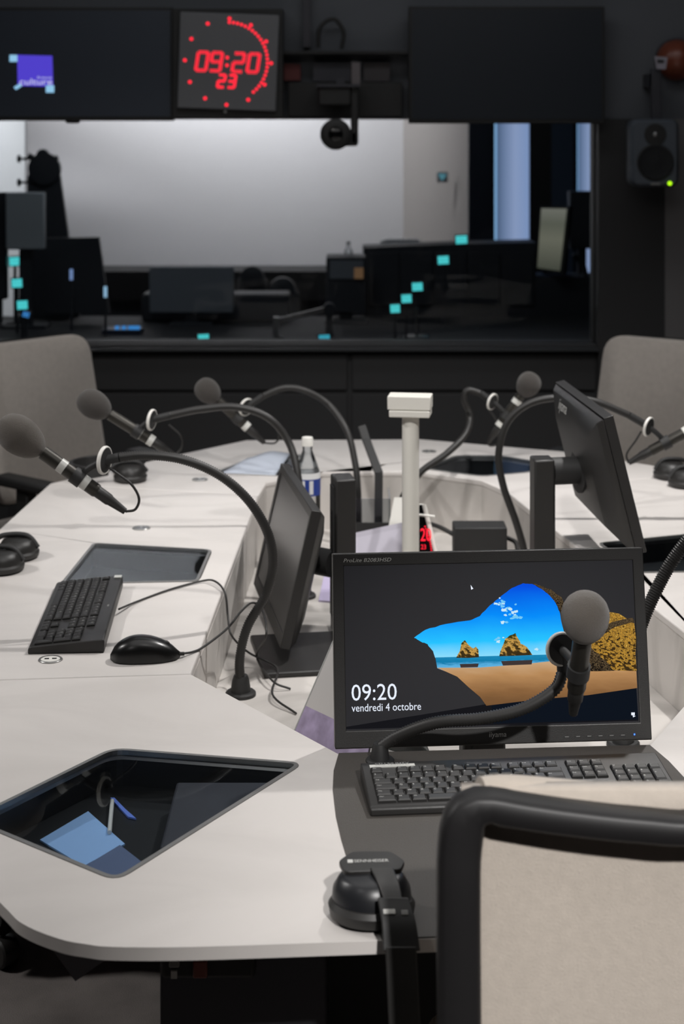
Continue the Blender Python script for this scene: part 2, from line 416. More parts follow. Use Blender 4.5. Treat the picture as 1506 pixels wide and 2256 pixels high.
# ------------------------------------------------------------------ desk
P1 = G(420, 1486); P2 = G(752, 1665); S0 = Vector((-.93, 2.79, ZD))
B1 = Vector((-.218, 4.28, ZD)); SB = G(110, 1065)
frontL = [G(0, 1988), G(50, 2035), G(130, 2068), G(190, 2080), G(250, 2086), G(420, 2086), G(753, 2075)]
fr = [P1, S0] + spline([Vector((-.78, 2.53, ZD)), Vector((-.57, 2.225, ZD))] + frontL, 5)
fr_poly = fr + [mir(p) for p in reversed(fr)] + [mir(P2), P2]
def xy(L): return [(p[0], p[1]) for p in L]
DT = .016
def hole(px, r=.02): return rounded([(p.x, p.y) for p in (G(x, y) for x, y in px)], r)
h_front = hole([(247, 1648), (672, 1681), (256, 1943), (-73, 1806)], .028)
h_left = hole([(205, 1196), (467, 1211), (437, 1281), (132, 1287)], .02)
h_bl = hole([(470, 1042), (548, 1010), (668, 1001), (640, 1050)], .02)
h_br = hole([(926, 1032), (1005, 1003), (1105, 1004), (1200, 1020), (1172, 1040), (1060, 1050)], .03)
h_fr2 = [(mir((p[0], p[1])).x, mir((p[0], p[1])).y) for p in h_front]
h_r = [(mir((p[0], p[1])).x, mir((p[0], p[1])).y) for p in h_left]
M_INS = pane_mat('insert_glass', (242, 245, 247), .13, .02, 1.5)
M_TRAY = mat('black_tray', (9, 10, 12), .5)
def insert(h, parent):
    ring_in = inset(h, .007)
    g = prism('glass_insert', inset(h, .005), ZD - .004, ZD + .0005, M_INS, parent); g['label'] = 'dark glass insert in the desk top'
    prism('insert_rim', inset(h, .0004), ZD - .006, ZD + .0012, M_RIM, parent, holes=[ring_in])
    prism('tray', inset(h, -.004), ZD - .062, ZD - .056, M_TRAY, parent)
    prism('tray_wall', inset(h, -.004), ZD - .056, ZD - DT, M_TRAY, parent, holes=[h])
def edge_panels(pts, parent, z0=ZP - .03):
    for a, b in zip(pts, pts[1:]):
        a, b = Vector(a), Vector(b); d = (b - a); d.z = 0; d.normalize(); n = Vector((d.y, -d.x, 0))
        V = [a, b, b + n * .014, a + n * .014]; V = [Vector((v.x, v.y, z)) for z in (z0, ZD - DT) for v in V]
        mk('inner_panel', V, [(0, 1, 2, 3), (4, 7, 6, 5), (0, 4, 5, 1), (1, 5, 6, 2), (2, 6, 7, 3), (3, 7, 4, 0)], M_PANEL, parent)
def grommet(p, parent, usb=False, rz=0):
    o = lathe('socket_ring', (p.x, p.y, ZD - .004), (0, 0, 1), [(0, .0215), (.0055, .0215), (.0065, .0205), (.0065, .0175), (.0055, .017)], M_RIM, parent, 28)
    lathe('socket_plate', (p.x, p.y, ZD - .004), (0, 0, 1), [(0, .0172), (.0058, .0172)], M_WHITE if usb else M_METAL, parent, 28)
    for s in (-1, 1):
        c, sn = math.cos(rz), math.sin(rz)
        box('socket_slot', (-.004, -.0025, 0), (.004, .0025, .0024), M_GLOSS, parent, M=T(p.x + c * s * .0068, p.y + sn * s * .0068 + .002, ZD) @ R(rz, 'Z'))
D1 = root('desk_segment', 'white front desk segment with the black mat and two glass inserts', 'desk', (.2, 2.2, 0))
bev(prism('desk_top', xy(fr_poly), ZD - DT, ZD, M_TOP, D1, holes=[h_front, h_fr2]), .003)
insert(h_front, D1); insert(h_fr2, D1)
edge_panels([P1, P2, mir(P2), mir(P1)], D1)
# pedestals, brackets and power strip under the front
pedL = box('pedestal', (-.245, 2.2, 0), (-.02, 2.42, ZD - DT), M_DARK, D1, b=.004)
box('pedestal', (.44, 2.30, 0), (.68, 2.45, ZD - DT), M_DARK, D1, b=.004)
box('modesty_panel', (-.25, 2.46, .02), (.72, 2.475, .55), M_PLASTM, D1)
ps = box('power_strip', (-.24, 2.165, .562), (-.115, 2.2, .60), M_PLASTM, D1, b=.006)
box('socket', (-.229, 2.160, .580), (-.215, 2.166, .594), M_GREYP, ps, b=.002); box('socket_light', (-.226, 2.160, .566), (-.218, 2.165, .576), M_PRINT, ps)
box('switch', (-.197, 2.158, .567), (-.178, 2.166, .590), mat('rocker_red', (120, 60, 50), .4), ps, b=.002)
tri = [A(118, 2096, 2.08), A(236, 2112, 2.12), A(166, 2162, 2.10)]
Vb = [p + Vector((0, d, 0)) for d in (0, .05) for p in tri]
mk('bracket', Vb, [(0, 1, 2), (3, 5, 4), (0, 3, 4, 1), (1, 4, 5, 2), (2, 5, 3, 0)], M_DARK, D1)

gap = Vector((0, .004, 0))
D2 = root('desk_segment', 'white left desk segment carrying the keyboard and mouse', 'desk', (-.55, 3.5, 0))
Lp = [P1 + gap, B1, SB + Vector((0, -.003, 0)), G(0, 1165), Vector((-.90, 3.3, ZD)), S0 + gap]
bev(prism('desk_top', xy(Lp), ZD - DT, ZD, M_TOP, D2, holes=[h_left]), .003)
insert(h_left, D2); edge_panels([B1, P1 + gap], D2)
grommet(G(111, 1454), D2, True, .1); grommet(G(311, 1164), D2)
box('support', (-.6, 3.75, 0), (-.35, 4.15, ZD - .08), M_DARK, D2)
D3 = root('desk_segment', 'white right desk segment behind the side-on right monitor', 'desk', (1.1, 3.6, 0))
Rp = [mir(p) for p in Lp]
bev(prism('desk_top', xy(Rp), ZD - DT, ZD, M_TOP, D3, holes=[h_r]), .003)
insert(h_r, D3); edge_panels([mir(P1 + gap), mir(B1)], D3)
box('support', (.8, 3.1, 0), (1.1, 4.1, ZD - .08), M_DARK, D3)
D4 = root('desk_segment', 'white far desk segment nearest the control room window', 'desk', (.15, 4.75, 0))
inn = [B1, Vector((-.205, 4.44, ZD)), Vector((-.06, 4.575, ZD)), G(915, 1038), G(1060, 1058), mir(B1)]
outr = [mir(SB), G(1430, 1024), G(1245, 995), G(930, 968), G(540, 970), G(400, 1000), SB]
bev(prism('desk_top', xy([v for v in inn] + outr), ZD - DT, ZD, M_TOP, D4, holes=[h_bl, h_br]), .003)
insert(h_bl, D4); insert(h_br, D4); edge_panels(list(reversed(inn)), D4)
grommet(G(440, 1057), D4); grommet(G(945, 995), D4)
box('support', (-.2, 4.72, 0), (.45, 4.95, ZD - .08), M_DARK, D4)
# platform in the middle
plat = [P1, P2, mir(P2), mir(P1)] + [mir(B1)] + list(reversed(inn[1:-1])) + [B1]
D5 = root('desk_platform', 'lower veined platform in the middle of the desk ring', 'desk', (.2, 3.5, 0))
prism('platform_top', inset(xy(plat), .0005), ZP - .03, ZP, M_PANEL, D5)
box('plinth', (-.1, 2.75, 0), (.5, 4.2, ZP - .03), M_DARK, D5)
# desk mat
matp = [G(746, 1662), G(735, 1700), G(733, 1740), G(740, 1800), G(752, 1852), G(768, 1905), G(790, 1960), G(815, 2010), G(840, 2071)]
mp2 = matp + [mir(p) for p in reversed(matp)]
mo = prism('desk_mat', xy(mp2), ZD + .0004, ZD + .0022, M_MAT); tag(mo, 'dark grey desk mat with curved sides under the front keyboard', 'desk mat')

# ------------------------------------------------------------------ monitors
W0, H0 = .495, .291
def monitor(name, label, bc, yaw, tilt, lit, post_c, post_w, post_top, base_lo, base_hi, hub_side):
    M = T(*bc) @ R(yaw, 'Z') @ R(-tilt, 'X')
    r = root(name, label, 'monitor', (bc[0], bc[1], ZP))
    hw = W0 / 2; bl, bt, bb = .0175, .0185, .0265
    # bezel ring
    o = [(-hw, 0), (hw, 0), (hw, H0), (-hw, H0)]; i = [(-hw + bl, bb), (hw - bl, bb), (hw - bl, H0 - bt), (-hw + bl, H0 - bt)]
    V = [(x, 0, z) for x, z in o] + [(x, .001, z) for x, z in i] + [(x, .022, z) for x, z in o] + [(x, .004, z) for x, z in i]
    Q = []
    for k in range(4):
        j = (k + 1) % 4; Q += [(k, j, 4 + j, 4 + k), (k, 8 + k, 8 + j, j), (4 + k, 4 + j, 12 + j, 12 + k), (8 + k, 12 + k, 12 + j, 8 + j)]
    bev(mk('bezel', V, Q, M_PLAST, r, M=M), .0015)
    scr = box('screen', (-hw + bl - .002, .003, bb - .002), (hw - bl + .002, .006, H0 - bt + .002), MATS['lit_screen'] if lit else MATS['dark_screen'], r, M=M)
    # back shell
    s1 = [(-hw + .003, .0215, .003), (hw - .003, .0215, .003), (hw - .003, .0215, H0 - .003), (-hw + .003, .0215, H0 - .003)]
    s2 = [(-hw + .02, .034, .012), (hw - .02, .034, .012), (hw - .02, .034, H0 - .012), (-hw + .02, .034, H0 - .012)]
    s3 = [(-.15, .056, .045), (.15, .056, .045), (.15, .056, H0 - .06), (-.15, .056, H0 - .06)]
    V = s1 + s2 + s3; Q = [(0, 1, 2, 3)[::-1], (8, 9, 10, 11)]
    for a in (0, 4):
        for k in range(4): j = (k + 1) % 4; Q.append((a + k, a + j, a + 4 + j, a + 4 + k))
    sh = bev(mk('back_shell', V, Q, M_PLAST, r, M=M), .002)
    text('rear_logo', 'iiyama', .085, M_PRINT, sh, M @ basis((.135, .0498, H0 - .046), Vector((-1, 0, 0)), Vector((0, -.417, .909)), Vector((0, .909, .417))) @ T(0, 0, .0012))
    # stand
    pc = Vector(post_c); Mp = T(pc.x, pc.y, 0) @ R(yaw, 'Z'); pw = post_w / 2
    bev(box('post', (-pw, -.02, ZP + .012), (pw, .025, post_top), M_PLAST, r, M=Mp), .004)
    box('post_slider', (-pw * .55, -.0235, ZP + .05), (pw * .55, -.0195, post_top - .02), M_PLASTM, r, M=Mp)
    hb = M @ Vector((0, .054, H0 * .47)); pe = Mp @ Vector((0, -.018, hb.z)); dv = pe - hb
    if dv.length > .005: lathe('tilt_hub', hb, dv, [(0, .05), (.006, .05), (.008, .03), (dv.length, .03)], M_PLASTM, r, 24)
    bev(box('base', base_lo, base_hi, M_PLAST, r, M=Mp), .004)
    return r, scr, M, bl, bt, bb
mat('dark_screen', (30, 30, 31), .28, spec=.6); 
M_LIT = mat('lit_screen', (27, 27, 31), .35, emit=.6)
L_bc = (Vector((-.126, 3.36, .62)) + Vector((-.211, 3.87, .625))) / 2
yl = math.radians(-80.5)
monitor('monitor', 'switched-off monitor on the left seen side-on beside the water bottle', L_bc, yl, math.radians(13), False, (.0, 3.58), .075, .935,
        (-.02, -.2, ZP), (.24, .05, ZP + .012), 1)
R_bc = Vector((.612, 3.62, .822))
monitor('monitor', 'monitor on the right seen from behind with a grey logo on its back', R_bc, math.radians(94), math.radians(14), False, (.443, 3.6), .06, .972,
        (-.11, -.1, ZP), (.11, .08, ZP + .012), 1)
F_bc = (.2363, 2.527, .739)
FM, FS, MF, bl, bt, bb = monitor('monitor', 'lit front monitor showing a beach through a cave and the time 09:20', F_bc, math.radians(4.6), math.radians(10.7), True,
        (.228, 2.655), .07, .93, (-.11, -.075, ZP), (.11, .12, ZP + .012), 1)
# picture on the screen (px of the photo -> screen)
SX0, SX1, SY0, SY1 = 761.0, 1413.0, 1240.0, 1606.0
sw, sh_ = W0 - 2 * bl, H0 - bt - bb
def S(x, y, lay=0):
    k = (y - SY0) / (SY1 - SY0)
    xl, xr_ = 760 + 5 * k, 1408 + 8 * k
    u = (x - xl) / (xr_ - xl)
    return Vector((-W0 / 2 + bl + u * sw, .0029 - .00012 * lay, H0 - bt - k * sh_))
def pic(name, px, m, lay):
    V = [S(x, y, lay) for x, y in px] + [S(x, y, lay - .6) for x, y in px]; n = len(px)
    Q = [tuple(range(n)), tuple(range(n, 2 * n))[::-1]] + [(i, (i + 1) % n, n + (i + 1) % n, n + i) for i in range(n)]
    return mk(name, V, Q, m, FS, M=MF)
def rag(px, n=4, a=1.6):
    out = []; k = len(px)
    for i in range(k):
        x0, y0 = px[i]; x1, y1 = px[(i + 1) % k]
        for j in range(n):
            t = j / n; q = a if j else 0
            out.append((x0 + (x1 - x0) * t + random.uniform(-q, q), y0 + (y1 - y0) * t + random.uniform(-q, q)))
    return out
M_SKY = emis_grad('screen_sky', [(0, (160, 228, 250)), (.25, (40, 195, 255)), (.55, (8, 140, 250)), (.9, (8, 80, 225)), (1, (5, 70, 215))], 'Z', 1.0, .12, 3)
M_SEA = emis_grad('screen_sea', [(0, (130, 200, 245)), (.45, (90, 180, 230)), (.6, (20, 130, 180)), (1, (40, 150, 200))], 'Z', .9, .35, 14)
M_SAND = emis_grad('screen_sand', [(0, (92, 66, 44)), (.35, (150, 108, 68)), (.65, (196, 148, 98)), (1, (226, 190, 150))], 'Z', .85, .25, 5)
M_ROCK = emis_grad('screen_rock', [(0, (40, 30, 18)), (.42, (70, 55, 28)), (.5, (226, 176, 90)), (.6, (60, 62, 24)), (1, (40, 40, 20))], 'Z', .85, .75, 5)
M_CLIFF = emis_grad('screen_cliff', [(0, (40, 32, 22)), (.42, (70, 52, 28)), (.5, (216, 164, 66)), (.58, (120, 88, 40)), (.66, (226, 180, 80)), (1, (60, 45, 30))], 'Z', .8, .85, 20)
M_BROWN = emis_grad('screen_brown', [(0, (22, 18, 15)), (.45, (34, 28, 23)), (.55, (120, 100, 72)), (.62, (36, 30, 24)), (1, (28, 25, 22))], 'Z', .8, .9, 24)
M_NAVY = emis('screen_navy', (16, 22, 32), .9)
M_TXT = emis('screen_white', (235, 242, 255), 1.0)
M_CLOUD = emis('screen_cloud', (205, 236, 252), .95)
pic('picture_lower', [(762, 1598), (1072, 1557), (1410, 1526), (1413, 1603), (764, 1603)], emis('screen_black', (24, 24, 28), .9), 1)
pic('picture_shade', [(1085, 1556), (1410, 1528), (1413, 1600), (1090, 1600)], M_NAVY, 2)
pic('picture_sky', rag([(915, 1405), (940, 1388), (985, 1376), (1040, 1369), (1062, 1360), (1085, 1336), (1110, 1316), (1135, 1298), (1160, 1288), (1180, 1290), (1205, 1304), (1225, 1322), (1238, 1345), (1250, 1400), (1250, 1453), (963, 1453), (957, 1436), (945, 1420), (930, 1414)], 4, .9), M_SKY, 3)
pic('picture_sea', [(962, 1450), (1255, 1450), (1255, 1480), (985, 1482), (966, 1474)], M_SEA, 4)
pic('picture_sand', [(965, 1473), (1060, 1475), (1160, 1470), (1230, 1464), (1300, 1480), (1411, 1492), (1412, 1530), (1300, 1543), (1180, 1550), (1074, 1560), (1060, 1540), (1035, 1518), (1010, 1494), (985, 1482)], M_SAND, 5)
pic('picture_rock', rag([(1008, 1452), (1016, 1438), (1020, 1420), (1028, 1413), (1036, 1424), (1046, 1432), (1052, 1428), (1058, 1436), (1059, 1452)], 2, 1), M_ROCK, 5)
pic('picture_rock', rag([(1104, 1451), (1110, 1432), (1118, 1412), (1128, 1405), (1141, 1400), (1148, 1414), (1152, 1424), (1166, 1432), (1178, 1450)], 2, 1), M_ROCK, 5)
pic('picture_reflection', [(1016, 1466), (1058, 1466), (1056, 1474), (1018, 1474)], emis('screen_reflex', (70, 60, 60), .8), 6)
pic('picture_reflection', [(1108, 1462), (1178, 1461), (1176, 1471), (1112, 1472)], emis('screen_reflex', (70, 60, 60), .8), 6)
pic('picture_cliff', rag([(1183, 1290), (1205, 1296), (1228, 1308), (1246, 1322), (1262, 1360), (1244, 1358), (1234, 1334), (1215, 1312)], 3, 2), M_BROWN, 6)
pic('picture_cliff', rag([(1246, 1452), (1290, 1420), (1312, 1390), (1342, 1356), (1375, 1362), (1400, 1376), (1409, 1384), (1412, 1492), (1300, 1488)], 3, 2), M_CLIFF, 6)
pic('picture_cliff', rag([(1246, 1446), (1300, 1428), (1328, 1452), (1345, 1470), (1362, 1490), (1240, 1486)], 3, 2), M_BROWN, 7)
pic('picture_crevice', rag([(1328, 1400), (1360, 1380), (1406, 1372), (1409, 1382), (1365, 1392), (1335, 1408)], 3, 2), M_BROWN, 7)
M_CLOUD2 = emis('screen_cloud_thin', (120, 205, 250), .95)
for cx_, cy_, sp_, n_ in ((1108, 1334, 11, 16), (1122, 1346, 12, 14), (1140, 1358, 8, 8), (1118, 1375, 5, 4), (1102, 1412, 9, 6), (1152, 1367, 5, 3), (1190, 1440, 7, 4)):
    for q_ in range(n_):
        bx_, by_ = cx_ + random.gauss(0, sp_ * .6), cy_ + random.gauss(0, sp_ * .45); rr_ = random.uniform(1.6, 4.6); pts = []
        for k in range(10):
            a = 2 * math.pi * k / 10; q = rr_ * random.uniform(.55, 1.15); pts.append((bx_ + math.cos(a) * q * 1.3, by_ + math.sin(a) * q * .8))
        pic('picture_cloud', pts, M_CLOUD if q_ % 2 else M_CLOUD2, 4 + .08 * (q_ % 5))
def ST(x, y, lay): # text frame on the screen
    p = S(x, y, lay); return MF @ T(*p) @ R(math.pi / 2, 'X')
pxm = sw / 649.0
text('screen_time', '09:20', 99 * pxm, M_TXT, FS, ST(777, 1541, 8), h_=34 * pxm)
text('screen_date', 'vendredi 4 octobre', 152 * pxm, M_TXT, FS, ST(777, 1565, 8), h_=16 * pxm)
pic('screen_cursor', [(1042, 1289), (1048, 1298), (1045, 1299), (1043, 1300)], M_TXT, 8)
pic('screen_icon', [(1397, 1584), (1405, 1584), (1405, 1590), (1397, 1590)], M_TXT, 8); pic('screen_icon', [(1400, 1590), (1407, 1592), (1401, 1595)], M_TXT, 8)
def BZ(x, y): return MF @ T((x - 1088) * W0 / 700, -.0004, H0 - (y - 1213) * H0 / 430) @ R(math.pi / 2, 'X')
text('bezel_model', 'ProLite B2083HSD', 106 * pxm, mat('bezel_print', (190, 190, 186), .5), FM, BZ(762, 1232), .25, h_=8 * pxm)
text('bezel_logo', 'iiyama', 38 * pxm, MATS['bezel_print'], FM, BZ(1076, 1630), .1)
for k in range(6):
    box('bezel_button', (-.005, -.0003, -.0012), (.005, .0005, .0012), M_PLASTM, FM, M=MF @ T((1248 + k * 25 - 1088) * W0 / 700, 0, .008))
    box('button_mark', (-.003, -.0006, -.0005), (.003, -.0003, .0005), M_GREYP, FM, M=MF @ T((1248 + k * 25 - 1088) * W0 / 700, 0, .0085))
box('power_light', (-.001, -.0008, -.0012), (.001, 0, .0012), emis('blue_led', (60, 110, 255), 3), FM, M=MF @ T((1399 - 1088) * W0 / 700, 0, .009))

# ------------------------------------------------------------------ keyboards
KEYM = {}
def key_mesh(w_, d_):
    k = (round(w_, 4), round(d_, 4))
    if k in KEYM: return KEYM[k]
    a, b, i, h = w_ / 2, d_ / 2, .0022, .0058
    V = [(-a, -b, 0), (a, -b, 0), (a, b, 0), (-a, b, 0), (-a + i * .3, -b + i * .3, h * .7), (a - i * .3, -b + i * .3, h * .7), (a - i * .3, b - i * .3, h * .7), (-a + i * .3, b - i * .3, h * .7),
         (-a + i, -b + i, h), (a - i, -b + i, h), (a - i, b - i, h), (-a + i, b - i, h)]
    Q = [(8, 9, 10, 11)]
    for s in (0, 4):
        for k2 in range(4): j = (k2 + 1) % 4; Q.append((s + k2, s + j, s + 4 + j, s + 4 + k2))
    me = bpy.data.meshes.new('key'); me.from_pydata(V, [], Q); me.update(); me.materials.append(M_KEY); KEYM[k] = me
    return me
M_KEY = mat('key_plastic', (28, 27, 26), .48)
GEO = {}
def keyboard(label, loc, rz, KW, KD, tape_lo, tape_hi, gap_lit=False):
    r = root('keyboard', label, 'keyboard', loc, rz, local=True)
    prof = [(-KD / 2, 0), (-KD / 2, .009), (-KD / 2 + .004, .013), (KD / 2 - .02, .0235), (KD / 2 - .002, .0245), (KD / 2, .021), (KD / 2, .001)]
    n = len(prof); V = [(x, y, z) for x in (-KW / 2, KW / 2) for y, z in prof]
    Q = [tuple(range(n)), tuple(range(n, 2 * n))[::-1]] + [(i, (i + 1) % n, n + (i + 1) % n, n + i) for i in range(n)]
    bev(mk('case', V, Q, M_PLAST, r), .002)
    slope = math.atan2(.0235 - .013, KD - .024)
    u = (KW - .022) / 22.6; dv = (KD - .034) / 6.15
    def zt(y): return .013 + (y + KD / 2 - .004) * math.tan(slope) - .0012
    LV, LQ = [], []
    def key(cx, row, wu, ch='', tall=1, rowoff=0):
        x = -KW / 2 + .011 + cx * u; y = -KD / 2 + .010 + (row + .5 + (tall - 1) / 2) * dv + rowoff
        o = bpy.data.objects.new('key', key_mesh(wu * u - .0016, dv * tall - .0014)); COL.objects.link(o); o.parent = r
        o.location = (x, y, zt(y)); o.rotation_euler = (slope, 0, 0)
        if ch:
            if ch not in GEO: GEO[ch] = text_geo(ch, 1)
            g = GEO[ch]; s = .0052 if len(ch) == 1 else .0036
            Mk = T(x - wu * u / 2 + .004, y + dv * .02, zt(y) + .0061) @ R(slope, 'X'); b0 = len(LV)
            LV.extend(Mk @ (v * s) for v in g[0]); LQ.extend(tuple(i + b0 for i in f) for f in g[1])
    # rows from the front (0) to the function row (5)
    x = 0
    for wu, c in ((1.5, 'Ctrl'), (1.1, 'H'), (1.2, 'Alt'), (6.0, ''), (1.2, 'AltGr'), (1.1, 'H'), (1.2, 'L'), (1.7, 'Ctrl')): key(x + wu / 2, 0, wu, c); x += wu
    x = 0
    for wu, c in [(1.25, 'Maj'), (1, '<')] + [(1, ch) for ch in 'WXCVBN?./!'] + [(2.75, 'Maj')]: key(x + wu / 2, 1, wu, c); x += wu
    x = 0
    for wu, c in [(1.75, 'Verr')] + [(1, ch) for ch in 'QSDFGHJKLM%*'] + [(1.25, '')]: key(x + wu / 2, 2, wu, c); x += wu
    x = 0
    for wu, c in [(1.5, 'Tab')] + [(1, ch) for ch in 'AZERTYUIOP^$'] + [(1.5, 'Ent')]: key(x + wu / 2, 3, wu, c); x += wu
    x = 0
    for wu, c in [(1, '2')] + [(1, ch) for ch in '1234567890)='] + [(2, 'Ret')]: key(x + wu / 2, 4, wu, c); x += wu
    key(.5, 5, 1, 'Esc', rowoff=.002)
    for g_ in range(3):
        for k in range(4): key(2.5 + g_ * 4.4 + k + .0, 5, 1, 'F%d' % (g_ * 4 + k + 1), rowoff=.002)
    for k in range(3):
        key(15.9 + k, 5, 1, ('Imp', 'Arr', 'Pau')[k], rowoff=.002); key(15.9 + k, 4, 1, ('Ins', 'Deb', 'Pg')[k]); key(15.9 + k, 3, 1, ('Sup', 'Fin', 'Pg')[k]); key(15.9 + k, 0, 1, '<->'[k])
    key(16.9, 1, 1, '^')
    for rr in range(3):
        for k in range(3): key(19.3 + k, 1 + rr, 1, str(1 + rr * 3 + k))
    for k in range(4): key(19.3 + k, 4, 1, 'V/*-'[k])
    key(19.8, 0, 2, '0'); key(21.3, 0, 1, '.'); key(22.3, 2, 1, '+', 2); key(22.3, 0, 1, '', 2)
    lg = mk('key_legends', LV, LQ, M_PRINT, r); lg['kind'] = 'stuff'
    box('label_tape', (tape_lo[0], tape_lo[1], zt(tape_lo[1]) + .0003), (tape_hi[0], tape_hi[1], zt(tape_hi[1]) + .0018), M_TAPE, r)
    return r, u
# front keyboard
krl = Vector((.0265, 2.383)); kd = Vector((math.cos(math.radians(5.5)), math.sin(math.radians(5.5)))); kn = Vector((-kd.y, kd.x))
kc = krl + kd * .22 - kn * .066
KB1, u1 = keyboard('black keyboard with a white strip on the dark mat below the lit monitor', (kc.x, kc.y, ZD + .0022), math.radians(5.5), .44, .132, (-.208, .046), (-.142, .0545))
text('tape_text', 'STU-NUMTX', .05, M_GREYP, KB1, T(-.2, .0475, .0268) @ R(.09, 'X'))
KB2, u2 = keyboard('black keyboard on the left white desk beside the mouse', (-.513, 3.185, ZD), math.radians(-86.8), .435, .138, (-.216, .052), (-.198, .067))
box('print_logo', (-.006, .0555, .0243), (.006, .0585, .0247), M_GREYP, KB2)
# cable of the left keyboard
cpx = [(262, 1342, ZD + .012), (300, 1326, ZD + .003), (370, 1300, ZD + .003), (440, 1281, ZD + .004)]
pts = [G(x, y, z) for x, y, z in cpx] + [A(472, 1280, 3.42), A(495, 1306, 3.36), A(502, 1360, 3.34), A(510, 1400, 3.30), G(548, 1438, ZP + .04), G(610, 1472, ZP + .016), G(600, 1530, ZP + .012), G(652, 1572, ZP + .003)]
iv = KB2.matrix_basis.inverted()
Mkb = T(*KB2.location) @ R(KB2.rotation_euler.z, 'Z')
tube('cable', [Mkb.inverted() @ p for p in pts], .0022, M_RUB, KB2, 8, 8)

# ------------------------------------------------------------------ mouse
def mouse(label, loc, rz, cable):
    r = root('mouse', label, 'computer mouse', loc, rz, local=True)
    L_, Wm, Hm = .125, .064, .041; V, Q = [], []; nu, nv = 18, 14
    for i in range(nu + 1):
        t = i / nu; x = -L_ / 2 + L_ * t
        wx = Wm / 2 * (max(0, 1 - abs(2 * t - 1) ** 2.6)) ** .5 * (.92 + .12 * (1 - t)); hx = Hm * max(0.0, math.sin(math.pi * t ** .8)) ** .55
        hx = max(hx, .009)
        for k in range(nv + 1):
            a = math.pi * k / nv; c = math.cos(a); sgn = 1 if c >= 0 else -1
            V.append((x, wx * sgn * abs(c) ** .7, .0015 + hx * math.sin(a) ** .75))
    for i in range(nu):
        for k in range(nv): Q.append((i * (nv + 1) + k, i * (nv + 1) + k + 1, (i + 1) * (nv + 1) + k + 1, (i + 1) * (nv + 1) + k))
        Q.append((i * (nv + 1), (i + 1) * (nv + 1), (i + 1) * (nv + 1) + nv, i * (nv + 1) + nv))
    mk('body', V, Q, mat('mouse_plastic', (16, 16, 16), .3), r, True, angle=60)
    lathe('scroll_wheel', (.036, -.004, .0225), (0, 1, 0), [(0, .008), (.001, .009), (.007, .009), (.008, .008)], M_RUB, r, 16)
    box('strain_relief', (.058, -.003, .004), (.07, .003, .010), M_RUB, r, b=.001)
    Mi = (T(*loc) @ R(rz, 'Z')).inverted()
    tube('cable', [Vector((.066, 0, .007))] + [Mi @ p for p in cable], .0022, M_RUB, r, 8, 8)
    return r
mouse('black wired mouse beside the keyboard on the left white desk', G(320, 1452), math.radians(7),
      [G(425, 1436, ZD + .003), G(450, 1424, ZD + .003), A(500, 1385, 3.1), A(530, 1348, 3.2), A(556, 1328, 3.3), A(578, 1345, 3.3), A(586, 1400, 3.2), G(565, 1446, ZP + .03), G(600, 1500, ZP + .016), G(640, 1518, ZP + .003)])

# ------------------------------------------------------------------ microphones on goosenecks
def microphone(label, neck, ring, ringn, rr, ball, tail, br, blen, cable=None, base_z=ZP, foam=None, fl=1.0, tapes=(.30, .72), nr=.0098, body_start=.0, group='gooseneck microphones'):
    b0 = Vector(neck[0])
    r = root('gooseneck_microphone', label, 'microphone', (b0.x, b0.y, base_z), group=group)
    lathe('base_flange', (b0.x, b0.y, base_z), (0, 0, 1), [(0, .03 * fl), (.006 * fl, .03 * fl), (.009 * fl, .027 * fl), (.009 * fl, .02 * fl), (.03 * fl, .017 * fl), (.04 * fl, .0135 * fl)], M_PLASTM, r, 20)
    N = [Vector((b0.x, b0.y, base_z + .02))] + [Vector(p) for p in neck[1:]]
    ribbed('gooseneck', N, nr, M_RUB, r)
    ring = Vector(ring); n = Vector(ringn).normalized()
    tube('neck_tip', [N[-1], ring], nr * .95, M_PLASTM, r, 4, 12)
    lathe('ring_hub', ring - n * .006, n, [(0, rr * .55), (.002, rr * .86), (.010, rr * .86), (.012, rr * .5)], M_PLASTM, r, 28)
    torus('light_ring', ring, n, rr * .93, rr * .1, M_WHITE, r, 36, 8, 1.6)
    ball, tail = Vector(ball), Vector(tail); ax = (tail - ball); L_ = ax.length; ax.normalize()
    # foam: egg shape
    pr = []
    for k in range(13):
        a = math.pi * k / 13; x = -math.cos(a); pr.append((x * blen / 2 + (.0), br * math.sin(a) ** .92 * (1 - .10 * x)))
    pr.append((blen * .56, .0135)); pr[0] = (-blen / 2, 0.0001)
    lathe('windscreen', ball, ax, pr, foam or M_FOAM, r, 28, 80)
    s = blen * .5
    lathe('body', ball, ax, [(s, .0135), (s + (L_ - s) * .64, .0135), (s + (L_ - s) * .66, .0125)], M_MICB, r, 20)
    lathe('connector', ball, ax, [(s + (L_ - s) * .655, .0125), (s + (L_ - s) * .66, .0115), (s + (L_ - s) * .80, .0112), (s + (L_ - s) * .82, .0095), (L_, .0062)], M_RUB, r, 18)
    for t in tapes:
        lathe('tape', ball, ax, [(s + (L_ - s) * t * .66, .0138), (s + (L_ - s) * t * .66 + .014, .0138)], M_TAPE, r, 20)
    # clamp between ring and body
    q = ball + ax * (s + (L_ - s) * .42)
    d = q - ring
    tube('clamp_arm', [ring, ring + d * .55 + Vector((0, 0, .003)), q], .0065, M_PLASTM, r, 5, 10)
    lathe('clamp', q - ax * .011, ax, [(0, .0165), (.022, .0165)], M_PLASTM, r, 18)
    if cable: tube('cable', [tail] + cable, .0026, M_RUB, r, 8, 8)
    return r
YA = 3.15
